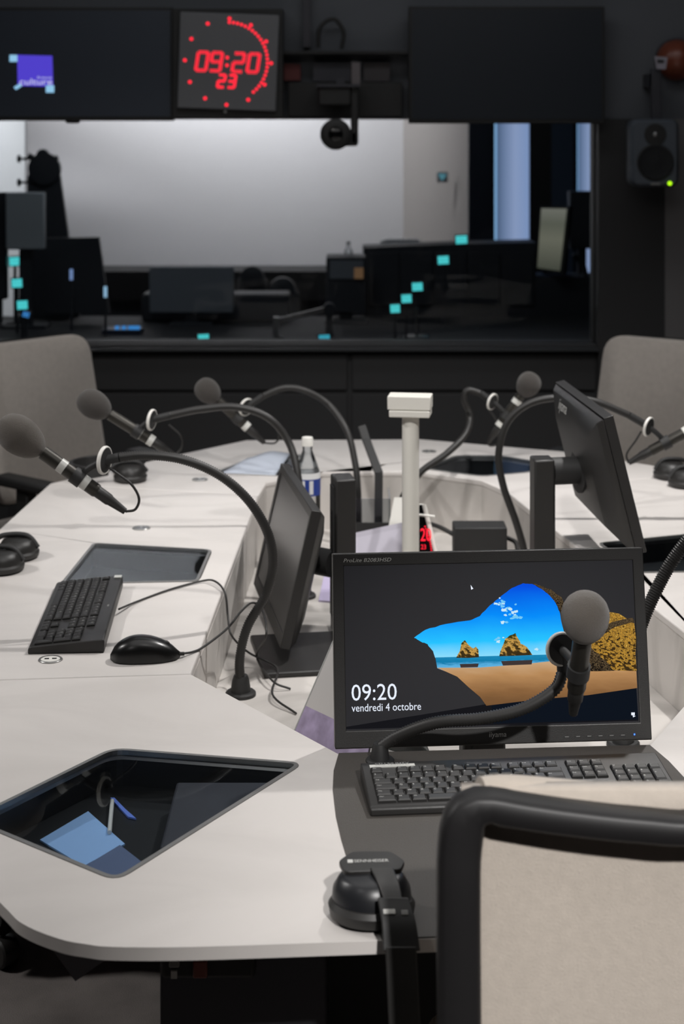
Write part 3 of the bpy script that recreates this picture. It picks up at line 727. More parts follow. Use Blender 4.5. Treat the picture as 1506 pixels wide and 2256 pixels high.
microphone('nearest left microphone with a pale egg-shaped windscreen above the white left desk',
           [G(530, 1532, ZP), A(528, 1450, 3.2), A(545, 1380, 3.2), A(585, 1310, 3.2), A(601, 1240, 3.19), A(588, 1170, 3.18), A(545, 1100, 3.17), A(480, 1045, 3.16), A(400, 1012, YA), A(320, 1003, YA), A(262, 1008, YA)],
           A(230, 1014, YA), (1, -.35, -.05), .027, A(46, 962, YA), A(276, 1127, YA), .0365, .104,
           [A(298, 1122, YA), A(306, 1098, YA), A(290, 1068, YA), A(262, 1046, YA), A(240, 1030, YA)])
YBm = 3.95
microphone('second left microphone with a dark windscreen in front of the left chair',
           [A(668, 1290, 3.9), A(664, 1150, 3.9), A(656, 1050, 3.92), A(636, 975, YBm), A(590, 920, YBm), A(520, 897, YBm), A(440, 902, YBm), A(375, 915, YBm)],
           A(334, 925, YBm), (1, -.3, -.1), .0255, A(208, 892, YBm), A(385, 1003, YBm), .034, .088,
           [A(400, 985, YBm), A(398, 960, YBm), A(372, 935, YBm)], foam=M_FOAMD, tapes=(.62, .9))
YCm = 4.5
microphone('middle microphone reaching over the far desk toward the left, pointing left',
           [A(790, 1172, 4.4), A(788, 1080, 4.4), A(780, 1010, 4.42), A(762, 945, 4.45), A(722, 890, YCm), A(670, 860, YCm), A(625, 855, YCm), A(580, 872, YCm)],
           A(542, 897, YCm), (1, -.9, -.35), .0255, A(458, 862, YCm), A(582, 976, YCm), .033, .078,
           [A(605, 976, YCm), A(614, 962, YCm), A(606, 940, YCm), A(570, 912, YCm)], foam=M_FOAMD, tapes=(.85,))
YDm = 4.55
microphone('far right microphone leaning right beyond the white post',
           [A(874, 1185, 4.42), A(880, 1110, 4.42), A(925, 1042, 4.43), A(985, 998, 4.45), A(1026, 955, 4.5), A(1034, 915, YDm), A(1022, 880, YDm), A(1030, 860, YDm), A(1058, 866, YDm)],
           A(1084, 885, YDm), (1, -.8, -.3), .0235, A(1163, 848, YDm), A(1074, 976, YDm), .033, .074,
           [A(1080, 982, YDm), A(1096, 975, YDm), A(1094, 930, YDm), A(1075, 900, YDm)], foam=M_FOAMD, tapes=(.12, .86))
YEm = 4.02
microphone('right microphone on a high arched gooseneck in front of the right chair',
           [A(1158, 1286, YEm), A(1154, 1215, YEm), A(1136, 1150, YEm), A(1108, 1070, YEm), A(1098, 1000, YEm), A(1118, 930, YEm), A(1168, 888, YEm), A(1240, 876, YEm), A(1310, 885, YEm), A(1385, 915, YEm)],
           A(1428, 940, YEm), (1, -.75, -.25), .024, A(1560, 925, YEm), A(1384, 1020, YEm), .034, .088,
           [A(1380, 1000, YEm), A(1400, 970, YEm), A(1412, 950, YEm)], foam=M_FOAMD, tapes=(.1,))
microphone('front microphone with a round grey windscreen before the lit screen',
           [Vector((.057, 2.452, ZD)), A(832, 1652, 2.452), A(875, 1622, 2.45), A(960, 1592, 2.43), A(1060, 1583, 2.41), A(1150, 1562, 2.40), A(1220, 1520, 2.40), A(1240, 1478, 2.41)],
           A(1236, 1430, 2.405), (.35, -1, .1), .0245, A(1288, 1362, 2.27), A(1262, 1572, 2.36), .0335, .078, None, base_z=ZD, tapes=(), fl=.72, nr=.0095)
YGm = 2.95
microphone('gooseneck microphone rising at the right edge of the frame behind the lit monitor',
           [A(1372, 1640, YGm), A(1380, 1540, YGm), A(1405, 1400, YGm), A(1445, 1300, YGm), A(1495, 1215, YGm), A(1570, 1130, YGm), A(1650, 1090, YGm)],
           A(1690, 1085, YGm), (1, 0, 0), .026, A(1840, 1040, YGm), A(1640, 1190, YGm), .035, .1, None, nr=.0125)

# ------------------------------------------------------------------ small things on the platform and desk
yw_ = 3.72
pc = A(904, 915, yw_)
wp = root('signal_post', 'white round post with a square white head in the desk centre', 'post', (pc.x, yw_, ZP))
lathe('tube', (pc.x, yw_, ZP + .008), (0, 0, 1), [(0, .0195), (pc.z - ZP - .008, .0195)], M_CREAM, wp, 28)
lathe('foot', (pc.x, yw_, ZP), (0, 0, 1), [(0, .05), (.008, .05), (.011, .045)], M_CREAM, wp, 28)
Mh = T(pc.x - .001, yw_, pc.z) @ R(math.radians(-8), 'Z')
box('head', (-.049, -.03, .016), (.049, .03, .047), M_CREAM, wp, M=Mh, b=.002); box('head_lip', (-.045, -.034, 0), (.047, .03, .015), M_CREAM, wp, M=Mh, b=.002)
# small black box
bx0 = A(1000, 1163, 4.12); bx1 = A(1117, 1163, 4.12)
bb_ = root('black_device', 'small black box with cables standing in the desk centre', 'device', ((bx0.x + bx1.x) / 2, 4.15, ZP))
box('case', (bx0.x, 4.12, ZP), (bx1.x, 4.2, bx0.z), M_PLASTM, bb_, b=.003)
for s, pl in ((-1, [A(1000, 1178, 4.16), A(965, 1160, 4.2), A(930, 1150, 4.25)]), (1, [A(1117, 1185, 4.16), A(1135, 1195, 4.14), A(1140, 1215, 4.1)])):
    tube('cable', pl, .006, M_RUB, bb_, 6, 8)
# tent desk clock
yt = 4.02
tc0, tc1, tc2, tc3 = A(872, 1250, yt - .03), A(978, 1250, yt - .03), A(934, 1112, yt + .02), A(912, 1112, yt + .02)
tcr = root('desk_clock', 'small tent-shaped desk clock with red digits behind the white post', 'clock', ((tc0.x + tc1.x) / 2, yt, ZP))
zb = ZP
tc0.z = tc1.z = zb
def slab(name, quad, t, m, parent):
    n = (quad[1] - quad[0]).cross(quad[2] - quad[0]).normalized() * t
    V = list(quad) + [q + n for q in quad]
    return mk(name, V, [(0, 1, 2, 3), (7, 6, 5, 4), (0, 4, 5, 1), (1, 5, 6, 2), (2, 6, 7, 3), (3, 7, 4, 0)], m, parent)
slab('face', [tc0, tc1, tc2, tc3], -.006, M_GLOSS, tcr)
e1 = (tc2 - tc1).normalized()
tube('frame', [tc1, tc2], .0055, M_WHITE, tcr, 2, 8); tube('frame', [tc0, tc3], .0055, M_WHITE, tcr, 2, 8); tube('top_bar', [A(905, 1132, yt - .02), A(957, 1138, yt - .02)], .003, M_WHITE, tcr, 2, 8)
slab('back_leg', [tc3, tc2, A(934, 1210, yt + .1), A(912, 1210, yt + .1)], .003, M_WHITE, tcr)
fx = (tc1 - tc0).normalized(); fy = ((tc2 + tc3) / 2 - (tc0 + tc1) / 2).normalized(); fz = fx.cross(fy)
text('digits', '20', .026, M_RED, tcr, basis(A(926, 1192, yt - .034), fx, fy, fz), h_=.03)
text('digits', '23', .012, M_RED, tcr, basis(A(927, 1210, yt - .036), fx, fy, fz), h_=.011)
for k in range(12):
    a = k / 11; p = A(936 + 14 * math.sin(a * 1.5), 1160 + 54 * a, yt - .03); lathe('second_dot', p, -fz, [(0, .0019), (.001, .0019)], M_RED, tcr, 6)
# lilac card leaning, white tent card, leaflets
cq = [A(778, 1230, 3.93), A(893, 1230, 3.88), A(893, 1150, 3.96), A(778, 1175, 4.02)]; cq[0].z = cq[1].z = ZP
tag(slab('card', cq, .002, mat('lilac_card', (192, 188, 200), .7), None), 'pale lilac card leaning left of the white post', 'card')
tq = [A(838, 1215, 4.18), A(900, 1215, 4.18), A(897, 1096, 4.24), A(868, 1096, 4.24)]; tq[0].z = tq[1].z = ZP
tag(slab('name_card', tq, .003, mat('white_card', (222, 220, 214), .7), None), 'white tapering tent card behind the lilac card', 'card')
lf = mat('lilac_leaflet', (186, 176, 206), .6)
tag(prism('leaflet', [(-.055, 3.86), (.02, 3.84), (.03, 4.05), (-.045, 4.08)], ZP, ZP + .004, lf), 'lilac leaflet lying flat beside the left monitor stand', 'leaflet')
# acrylic sign by the front monitor
M_ACR = pane_mat('clear_acrylic', (225, 228, 230), 1.3, .02)
yq = 2.86
q0, q1 = Vector((-.105, 2.885, ZP)), Vector((.03, 2.70, ZP)); q2, q3 = Vector((.075, 2.80, .80)), Vector((-.008, 2.90, .80))
sg = root('sign_holder', 'clear tent sign holder with a lilac print left of the lit monitor', 'sign holder', ((q0.x + q1.x) / 2, 2.82, ZP))
slab('acrylic_sheet', [q0, q1, q2, q3], -.003, M_ACR, sg)
e = lambda a, b, t: a.lerp(b, t)
slab('printed_sheet', [q0, q1, e(q1, q2, .42), e(q0, q3, .42)], .001, mat('purple_print', (150, 138, 166), .5, var=.4, vscale=30), sg)
slab('white_sheet', [e(q0, q3, .42), e(q1, q2, .42), e(q1, q2, .97), e(q0, q3, .97)], .001, mat('white_paper', (205, 202, 200), .6), sg)
tube('acrylic_edge', [q0, q3], .002, mat('acrylic_edge', (190, 192, 190), .1), sg, 2, 8)
slab('acrylic_back', [q3, q2, Vector((.16, 2.86, ZP)), Vector((.04, 2.97, ZP))], .003, M_ACR, sg)
# bent black arm and clear box
ba = root('bent_arm', 'bent flat black arm behind the tall monitor post', 'arm', (.098, 4.36, ZP))
P = [A(797, 940, 4.5), A(806, 968, 4.48), A(834, 1042, 4.38), A(833, 1160, 4.36), A(833, 1205, 4.36)]
P[-1].z = ZP
for a, b in zip(P, P[1:]):
    d = (b - a); Ld = d.length; zz = d.normalized(); xx = Vector((1, 0, 0)); yy = zz.cross(xx).normalized(); xx = yy.cross(zz)
    box('arm_piece', (-.011, -.005, -.002), (.011, .005, Ld + .002), M_PLASTM, ba, M=basis(a, xx, yy, zz), b=.001)
box('arm_foot', (P[-1].x - .06, 4.30, ZP), (P[-1].x + .02, 4.40, ZP + .01), M_PLASTM, ba, b=.002)
cb = root('clear_tray', 'clear acrylic tray around the foot of the bent black arm', 'tray', (.08, 4.3, ZP))
c0, c1 = A(783, 1150, 4.28), A(860, 1098, 4.28)
box('front_wall', (c0.x, 4.275, ZP), (c1.x, 4.279, c1.z), M_ACR, cb); box('side_wall', (c0.x, 4.28, ZP), (c0.x + .004, 4.41, c1.z), M_ACR, cb); box('side_wall', (c1.x - .004, 4.28, ZP), (c1.x, 4.41, c1.z), M_ACR, cb)
box('dark_strip', (c0.x, 4.271, ZP), (c1.x, 4.275, WZ(1152, 4.27)), M_PLASTM, cb)
# water bottle
yb_ = 3.98; bcx = WX(677, yb_); br_ = .0325; zt_ = WZ(963, yb_); zb_ = ZP
# the bottle stands on the back corner of the left desk
yb_ = 4.18; bp = A(677, 1100, yb_); zt_ = WZ(963, yb_)
bo = root('water_bottle', 'clear plastic water bottle with white cap and blue label behind the left monitor', 'bottle', (bp.x, yb_, ZP))
hb_ = zt_ - ZP
M_PET = pane_mat('clear_plastic', (247, 249, 250), 1.8, .05)
lathe('bottle_body', (bp.x, yb_, ZP), (0, 0, 1), [(0, .028), (.006, .033), (.05, .033), (.055, .0318), (.06, .033), (hb_ - .145, .033), (hb_ - .105, .0335), (hb_ - .085, .031), (hb_ - .045, .0165), (hb_ - .034, .0125), (hb_ - .02, .0125)], M_PET, bo, 28)
lathe('cap', (bp.x, yb_, ZP), (0, 0, 1), [(hb_ - .022, .0148), (hb_ - .003, .0145), (hb_, .0135)], M_WHITE, bo, 24)
lathe('label_band', (bp.x, yb_, ZP), (0, 0, 1), [(hb_ - .145, .0333), (hb_ - .102, .0337)], mat('blue_label', (38, 62, 140), .4), bo, 28)
lathe('label_top', (bp.x, yb_, ZP), (0, 0, 1), [(hb_ - .1025, .0338), (hb_ - .088, .0322)], mat('label_white', (215, 216, 216), .5), bo, 28)
for k, a in enumerate((-108, -72)):
    aa = math.radians(a); p = Vector((bp.x + .034 * math.cos(aa), yb_ + .034 * math.sin(aa), ZP + hb_ - .14))
    box('label_print', (-.005, -.0006, 0), (.005, .0004, .034), MATS['label_white'], bo, M=T(*p) @ R(aa + math.pi / 2, 'Z'))
# paper sheet on the far left insert, flat coloured shapes under the front glass
V, Q = [], []
qa = [G(488, 1043), G(606, 1048), G(640, 1000), G(545, 1010)]
for i in range(9):
    for j in range(5):
        a = qa[0].lerp(qa[1], i / 8); b = qa[3].lerp(qa[2], i / 8); p = a.lerp(b, j / 4); p.z = ZD + .002 + .012 * max(0, math.sin(i / 8 * 3.0)) ** 2 * (j / 4); V.append(p)
for i in range(8):
    for j in range(4): Q.append((i * 5 + j, (i + 1) * 5 + j, (i + 1) * 5 + j + 1, i * 5 + j + 1))
po = mk('paper_sheet', V, Q, mat('bluish_paper', (206, 214, 228), .5), None, True); tag(po, 'slightly curled white sheet on the far left of the desk', 'paper')
so = po.modifiers.new('solid', 'SOLIDIFY'); so.thickness = .0008
def under(px): return [(p.x, p.y) for p in (G(x, y, ZD - .055) for x, y in px)]
tag(prism('blue_patch', under([(88, 1853), (194, 1790), (275, 1862), (184, 1911)]), ZD - .0555, ZD - .053, mat('blue_patch_tone', (160, 200, 250), .5)), 'light blue flat patch under the front glass insert', 'paper')
tag(prism('slate_patch', under([(188, 1912), (264, 1866), (318, 1908), (262, 1944), (232, 1938)]), ZD - .0555, ZD - .052, mat('slate_tone', (96, 110, 142), .5)), 'slate folder under the front glass insert touching the blue patch', 'pentagon')
tag(tube('stick', [G(247, 1764, ZD - .05), G(241, 1834, ZD - .05)], .0032, M_WHITE, None, 2, 8), 'thin white pen above the blue patch under the glass', 'stick')
tag(prism('blue_sliver', under([(243, 1760), (252, 1760), (276, 1785), (300, 1806), (282, 1802)]), ZD - .0555, ZD - .053, mat('blue_sliver_tone', (110, 140, 232), .5)), 'narrow blue sliver beside the pen under the glass', 'paper')

# ------------------------------------------------------------------ headphones
def headphones_lying(label, loc, rz, s=1.0):
    r = root('headphones', label, 'headphones', loc, rz, group='headphones left on the desk', local=True)
    for sx in (-1, 1):
        c = Vector((sx * .055 * s, 0, 0))
        lathe('ear_pad', c, (0, 0, 1), [(0, .036 * s), (.004, .044 * s), (.014, .046 * s), (.02, .042 * s)], M_RUB, r, 24, sx=1.15)
        lathe('ear_cup', c, (0, 0, 1), [(.018, .043 * s), (.03, .042 * s), (.042, .034 * s), (.046, .02 * s)], M_PLAST, r, 24, sx=1.15)
        tube('yoke', [c + Vector((0, -.045 * s, .024)), c + Vector((0, -.02, .05)), c + Vector((0, .03 * s, .05)), c + Vector((sx * .01, .06 * s, .035))], .006, M_PLASTM, r, 6, 8)
    arc = [Vector((sx_ * .065 * s, .06 * s, .035)) if i in (0, 6) else Vector((-.085 * s * math.cos(math.pi * i / 6), (.06 + .1 * math.sin(math.pi * i / 6)) * s, .03)) for i, sx_ in zip(range(7), (-1, 0, 0, 0, 0, 0, 1))]
    V, Q = [], []; arc = spline(arc, 6)
    for i, p in enumerate(arc):
        t = (arc[min(i + 1, len(arc) - 1)] - arc[max(0, i - 1)]).normalized(); n = Vector((-t.y, t.x, 0)) * .005
        for d in (n - Vector((0, 0, .016)), -n - Vector((0, 0, .016)), -n + Vector((0, 0, .016)), n + Vector((0, 0, .016))): V.append(p + d)
    for i in range(len(arc) - 1):
        for k in range(4): j = (k + 1) % 4; Q.append((i * 4 + k, i * 4 + j, i * 4 + 4 + j, i * 4 + 4 + k))
    Q += [(0, 1, 2, 3), tuple(len(V) - 4 + k for k in (3, 2, 1, 0))]
    bev(mk('headband', V, Q, M_PLASTM, r), .002)
    return r
hp = headphones_lying('black headphones at the left edge of the frame on the white left desk', G(24, 1243), math.radians(84))
copytree(hp, G(285, 1050), math.radians(100), 'black headphones on the far left desk beside the left chair', 'headphones left on the desk')
copytree(hp, G(1492, 1062), math.radians(-80), 'black headphones on the right desk in front of the right chair', 'headphones left on the desk')
# front headphones hanging over the edge
hx, hy = G(818, 2010).x, 1.965
fh = root('headphones', 'black headphones with a white printed earcup hanging over the front desk edge', 'headphones', (hx, hy, ZD), group=None)
z0 = ZD + .0022
lathe('ear_pad', (hx, hy, z0), (0, 0, 1), [(0, .036), (.004, .045), (.016, .047), (.022, .043)], M_RUB, fh, 32, sx=1.12)
lathe('ear_cup', (hx, hy + .004, z0), (0, 0, 1), [(.02, .044), (.034, .0425), (.046, .036), (.05, .030)], mat('glossy_cup', (30, 31, 34), .36), fh, 32, sx=1.1)
Mt = T(hx + .0, hy + .022, z0 + .05) @ R(math.radians(3), 'Z') @ R(math.radians(4), 'X')
hexp = [(-.034, -.022), (.034, -.020), (.041, 0), (.026, .024), (-.022, .026), (-.040, .004)]
prism('cup_plate', rounded(hexp, .006, 3), 0, .006, M_PLAST, fh, M=Mt, b=.001)
text('cup_print', 'SENNHEISER', .042, M_PRINT, fh, Mt @ T(-.021, -.002, .0065), h_=.0065)
box('cup_mark', (-.029, -.002, .006), (-.0225, .005, .0066), M_PRINT, fh, M=Mt)
def strap(name, pts, w_, t_, m, parent, xdir=Vector((1, 0, 0))):
    P = spline(pts, 8); V, Q = [], []
    for i, p in enumerate(P):
        t = (P[min(i + 1, len(P) - 1)] - P[max(0, i - 1)]).normalized(); n = xdir.cross(t).normalized(); ww = w_[0] + (w_[1] - w_[0]) * i / (len(P) - 1)
        for sx, sn in ((-1, -1), (1, -1), (1, 1), (-1, 1)): V.append(p + xdir * sx * ww / 2 + n * sn * t_ / 2)
    for i in range(len(P) - 1):
        for k in range(4): j = (k + 1) % 4; Q.append((i * 4 + k, i * 4 + j, i * 4 + 4 + j, i * 4 + 4 + k))
    Q += [(0, 1, 2, 3), tuple(len(V) - 4 + k for k in (3, 2, 1, 0))]
    return bev(mk(name, V, Q, m, parent), .0015)
strap('yoke', [Vector((hx + .012, hy + .002, z0 + .056)), Vector((hx + .02, hy - .03, z0 + .05)), Vector((hx + .026, hy - .055, z0 + .036))], (.028, .022), .005, M_PLAST, fh)
slid = strap('slider', [Vector((hx + .024, hy - .047, z0 + .042)), Vector((hx + .030, hy - .068, z0 + .024)), Vector((hx + .033, hy - .080, z0 - .002))], (.036, .043), .011, M_PLASTM, fh)
strap('slider_print', [Vector((hx + .037, hy - .0637, z0 + .0375)), Vector((hx + .0375, hy - .0675, z0 + .0335))], (.008, .008), .0012, M_GREYP, slid)
strap('slider_print', [Vector((hx + .019, hy - .0637, z0 + .0385)), Vector((hx + .0195, hy - .0675, z0 + .0345))], (.014, .014), .0012, M_PRINT, slid)
strap('headband', [Vector((hx + .032, hy - .079, z0 + .004)), Vector((hx + .035, hy - .088, z0 - .06)), Vector((hx + .04, hy - .092, z0 - .16)), Vector((hx + .045, hy - .07, z0 - .25)), Vector((hx + .048, hy - .01, z0 - .3))], (.036, .038), .011, M_RUB, fh)
strap('band_pad', [Vector((hx + .033, hy - .0755, z0 - .02)), Vector((hx + .037, hy - .08, z0 - .1)), Vector((hx + .041, hy - .076, z0 - .18))], (.03, .034), .012, M_PLASTM, fh)

# ------------------------------------------------------------------ chairs
def office_chair(label, loc, rz, fab, tilt, btop, group='office chairs round the desk', bw=.45, bh=.50):
    r = root('office_chair', label, 'chair', loc, rz, group=group, local=True)     # faces local -Y
    Mb = T(0, .20, btop - bh) @ R(-tilt, 'X')
    def cush(grow, y0, y1, rad):
        hw0, hw1 = bw / 2 * .90 + grow, bw / 2 + grow
        poly = rounded([(-hw1, -grow), (hw1, -grow), (hw0, bh + grow), (-hw0, bh + grow)], rad, 6); n = len(poly)
        V, Q = [], []; L = ((y0, -.012), (y0 - .0, 0), (y1, 0))
        rows = [(y0, .014), (y0 + .012, 0), (y1 - .008, 0), (y1, .008)]
        for y, ins in rows:
            for x, z in inset(poly, ins): V.append((x, y + .05 * (2 * x / bw) ** 2 * -1 + .0, z))
        for a in range(len(rows) - 1):
            for k in range(n): j = (k + 1) % n; Q.append((a * n + k, a * n + j, a * n + n + j, a * n + n + k))
        Q += [tuple(range(n))[::-1], tuple(range(3 * n, 4 * n))]
        return V, Q
    V, Q = cush(0, -.03, .012, .07); mk('backrest', V, Q, fab, r, True, Mb, 50)
    V, Q = cush(.006, .013, .03, .075); mk('back_shell', V, Q, M_PLASTM, r, True, Mb, 50)
    box('back_post', (-.03, .0, -.2), (.03, .03, .25), M_PLASTM, r, M=Mb @ T(0, .03, 0), b=.006)
    st = prism('seat', rounded([(-.24, -.27), (.24, -.27), (.23, .2), (-.23, .2)], .07), .42, .49, fab, r); bev(st, .02, 3)
    prism('seat_pan', rounded([(-.22, -.25), (.22, -.25), (.21, .24), (-.21, .24)], .06), .395, .418, M_PLASTM, r)
    for s in (-1, 1):
        box('armrest', (s * .27 - .035, -.18, .63), (s * .27 + .035, .08, .66), M_PLASTM, r, b=.01); box('arm_support', (s * .27 - .02, -.07, .40), (s * .27 + .02, -.02, .632), M_PLASTM, r, b=.004)
        box('arm_bracket', (min(s * .1, s * .29), -.07, .385), (max(s * .1, s * .29), -.02, .40), M_PLASTM, r)
    lathe('gas_column', (0, 0, .09), (0, 0, 1), [(0, .028), (.15, .028), (.16, .018), (.31, .018)], M_METAL, r, 18)
    for k in range(5):
        a = 2 * math.pi * k / 5 + .3; d = Vector((math.cos(a), math.sin(a), 0))
        tube('base_leg', [d * .02 + Vector((0, 0, .115)), d * .16 + Vector((0, 0, .105)), d * .29 + Vector((0, 0, .075))], .017, M_PLASTM, r, 4, 8)
        lathe('caster', d * .29 + Vector((-d.y, d.x, 0)) * -.02 + Vector((0, 0, .03)), Vector((-d.y, d.x, 0)), [(0, .026), (.004, .03), (.036, .03), (.04, .026)], M_RUB, r, 16)
    return r
office_chair('grey fabric office chair at the far left of the desk', (-.80, 5.10, 0), math.radians(50), M_FAB, math.radians(9), 1.03)
office_chair('grey fabric office chair at the right edge beyond the right monitor', (.90, 5.14, 0), math.radians(-38), M_FAB, math.radians(9), 1.02)
office_chair('office chair at the left edge of the frame with only its black caster showing', (-.88, 3.52, 0), math.radians(80), M_FAB, math.radians(9), 1.0)

# front chair: we see the back of it
yc = 1.72
fc = root('office_chair', 'out-of-focus front chair with a black frame and pale fabric back', 'chair', (.34, 2.02, 0), group='office chairs round the desk')
xl, xr2 = WX(962, yc), .60
def chair_P(px, py, Y=yc): return A(px, py, Y)
ft = [Vector((xl + .026, yc + .012, .42)), Vector((xl + .024, yc + .006, .7)), A(1009, 1980, yc), A(1012, 1860, yc), A(1028, 1795, yc), A(1066, 1772, yc), A(1125, 1782, yc), A(1250, 1800, yc), A(1400, 1816, yc), A(1540, 1822, yc)]
fr_r = [Vector((2 * .345 - p.x, p.y, p.z)) for p in reversed(ft[:7])]
path = ft + [Vector((fr_r[0].x - .03, yc, fr_r[0].z - .002))] + fr_r
def frame_sweep(P, a, b, name, m, parent):   # rectangular rounded section: a wide in-plane, b deep
    P = resample(spline(P, 16), .012); V, Q = [], []; n = len(P); ns = 16
    for i, p in enumerate(P):
        t = (P[min(i + 1, n - 1)] - P[max(i - 1, 0)]).normalized(); yv = Vector((0, 1, 0)); yv = (yv - t * yv.dot(t)).normalized(); s = t.cross(yv)
        for k in range(ns):
            an = 2 * math.pi * k / ns; c, sn = math.cos(an), math.sin(an)
            V.append(p + s * (a * (.62 + .4 * abs(t.z))) / 2 * math.copysign(abs(c) ** .5, c) + yv * b / 2 * math.copysign(abs(sn) ** .5, sn))
    for i in range(n - 1):
        for k in range(ns): k2 = (k + 1) % ns; Q.append((i * ns + k, i * ns + k2, (i + 1) * ns + k2, (i + 1) * ns + k))
    Q += [tuple(range(ns))[::-1], tuple((n - 1) * ns + k for k in range(ns))]
    return mk(name, V, Q, m, parent, True, None, 70)
frame_sweep(path, .046, .042, 'back_frame', mat('chair_frame', (24, 23, 24), .5), fc)
# fabric back panel, set in front of the frame plane (towards the desk)
V, Q = [], []; nx, nz = 16, 20
for i in range(nx + 1):
    for k in range(nz + 1):
        x = xl + .028 + (2 * (.345 - xl) - .056) * i / nx; z = .43 + (.985 - .43) * k / nz
        u = 2 * i / nx - 1
        V.append((x, yc + .027 + .018 * (1 - u * u) * (1 - (k / nz) ** 6), z))
for i in range(nx):
    for k in range(nz): Q.append((i * (nz + 1) + k, i * (nz + 1) + k + 1, (i + 1) * (nz + 1) + k + 1, (i + 1) * (nz + 1) + k))
bk = mk('backrest', V, Q, M_FABL, fc, True); s_ = bk.modifiers.new('solid', 'SOLIDIFY'); s_.thickness = .02; s_.offset = 0
tube('top_cushion', [A(1058, 1748, yc + .03), A(1130, 1744, yc + .04), A(1300, 1758, yc + .045), A(1500, 1766, yc + .045), A(1720, 1756, yc + .04)], .0175, M_FABL, fc, 8, 12)
stf = prism('seat', rounded([(.10, 1.78), (.58, 1.78), (.57, 2.25), (.11, 2.25)], .07), .42, .49, M_FABL, fc); bev(stf, .02, 3)
box('back_post', (.315, yc + .03, .38), (.375, 1.86, .45), M_PLASTM, fc, b=.006)
lathe('gas_column', (.34, 2.02, .09), (0, 0, 1), [(0, .028), (.15, .028), (.16, .018), (.33, .018)], M_METAL, fc, 18)
for k in range(5):
    a = 2 * math.pi * k / 5 + .3; d = Vector((math.cos(a), math.sin(a), 0)); o_ = Vector((.34, 2.02, 0))
    tube('base_leg', [o_ + d * .02 + Vector((0, 0, .115)), o_ + d * .16 + Vector((0, 0, .105)), o_ + d * .29 + Vector((0, 0, .075))], .017, M_PLASTM, fc, 4, 8)
    lathe('caster', o_ + d * .29 + Vector((d.y, -d.x, 0)) * .02 + Vector((0, 0, .03)), Vector((-d.y, d.x, 0)), [(0, .026), (.004, .03), (.036, .03), (.04, .026)], M_RUB, fc, 16)

# ------------------------------------------------------------------ wall things
def tv(label, x0, x1, y0, y1, m, Y=YW - .12):
    c = A((x0 + x1) / 2, y1, Y); r = root('wall_screen', label, 'screen', (c.x, Y, c.z), group='black wall screens above the window')
    lo, hi = A(x0, y1, Y), A(x1, y0, Y)
    box('housing', (lo.x, Y + .003, lo.z), (hi.x, Y + .06, hi.z), M_PLASTM, r, b=.004)
    box('screen', (lo.x + .012, Y - .001, lo.z + .016), (hi.x - .012, Y + .004, hi.z - .012), m, r)
    box('wall_mount', (c.x - .1, Y + .06, lo.z + .12), (c.x + .1, YW, hi.z - .12), M_PLASTM, r)
    return r, Y
t1, ty = tv('black wall screen on the left showing a small purple logo', -55, 382, 16, 266, mat('tv_screen_on', (60, 66, 76), .35, spec=.4))
t2, ty2 = tv('switched-off black wall screen right of the hanging camera', 900, 1332, 14, 272, mat('tv_screen_off', (38, 43, 50), .35, spec=.4))
lens = A(158, 266, ty); lathe('sensor_bump', (lens.x, ty + .02, lens.z + .002), (0, 0, 1), [(-.012, .02), (-.008, .028), (0, .03)], M_PLASTM, t1, 20)
def flat(name, px, m, parent, Y, t=.0015):
    V = [A(x, y, Y) for x, y in px]; V = V + [v + Vector((0, t, 0)) for v in V]; n = len(px)
    return mk(name, V, [tuple(range(n)), tuple(range(n, 2 * n))[::-1]] + [(i, (i + 1) % n, n + (i + 1) % n, n + i) for i in range(n)], m, parent)
yl_ = ty - .003
M_PALE = emis('logo_pale_blue', (150, 205, 240), .9)
flat('logo_square', [(38, 121), (115, 123), (117, 191), (39, 189)], emis('logo_purple', (82, 66, 205), .95), t1, yl_)
flat('logo_corner', [(21, 121), (38, 121), (38, 136), (21, 136)], M_PALE, t1, yl_ - .001); flat('logo_corner', [(101, 188), (119, 188), (119, 204), (101, 204)], M_PALE, t1, yl_ - .001)
flat('logo_corner', [(30, 192), (44, 184), (48, 190), (35, 198)], M_PALE, t1, yl_ - .001)
pxw = ty / F
text('logo_text', 'culture', 72 * pxw, emis('logo_white', (215, 215, 245), .9), t1, T(*A(43, 187, yl_ - .002)) @ R(math.pi / 2, 'X'), h_=14 * pxw)
text('logo_text', 'france', 32 * pxw, emis('logo_white', (215, 215, 245), .9), t1, T(*A(82, 173, yl_ - .002)) @ R(math.pi / 2, 'X'), h_=5 * pxw)
# LED clock
yk = YW - .16
kc_ = A(502, 136, yk); px_ = yk / F
ck = root('wall_clock', 'square black wall clock with red digits reading 09:20 and a ring of red dots', 'clock', (kc_.x, yk, kc_.z))
Mc = T(*kc_) @ R(math.radians(2.0), 'Y')
cs = 109 * px_
box('housing', (-cs, 0, -cs * .97), (cs, .06, cs * .98), mat('clock_face', (108, 109, 112), .4), ck, M=Mc, b=.004)
box('surround', (-1.12 * cs, .02, -1.12 * cs), (1.1 * cs, .16 - .0, 1.08 * cs), M_PLASTM, ck, M=T(*kc_))
def disc(name, x, y, r_, parent=ck): lathe(name, Mc @ Vector((x * px_, -.0015, -y * px_)), Mc.to_3x3() @ Vector((0, 1, 0)), [(0, r_ * px_), (.002, r_ * px_)], M_RED, parent, 8)
for k in range(24):
    a = 2 * math.pi * k / 60; disc('second_dot', 87 * math.sin(a), -87 * math.cos(a), 3.3)
for k in range(12):
    a = 2 * math.pi * k / 12; rd = 95; disc('hour_dot', rd * math.sin(a), -rd * math.cos(a) , 3.9)
SEG = {'0': 'abcdef', '9': 'abcdfg', '2': 'abged', '3': 'abgcd'}
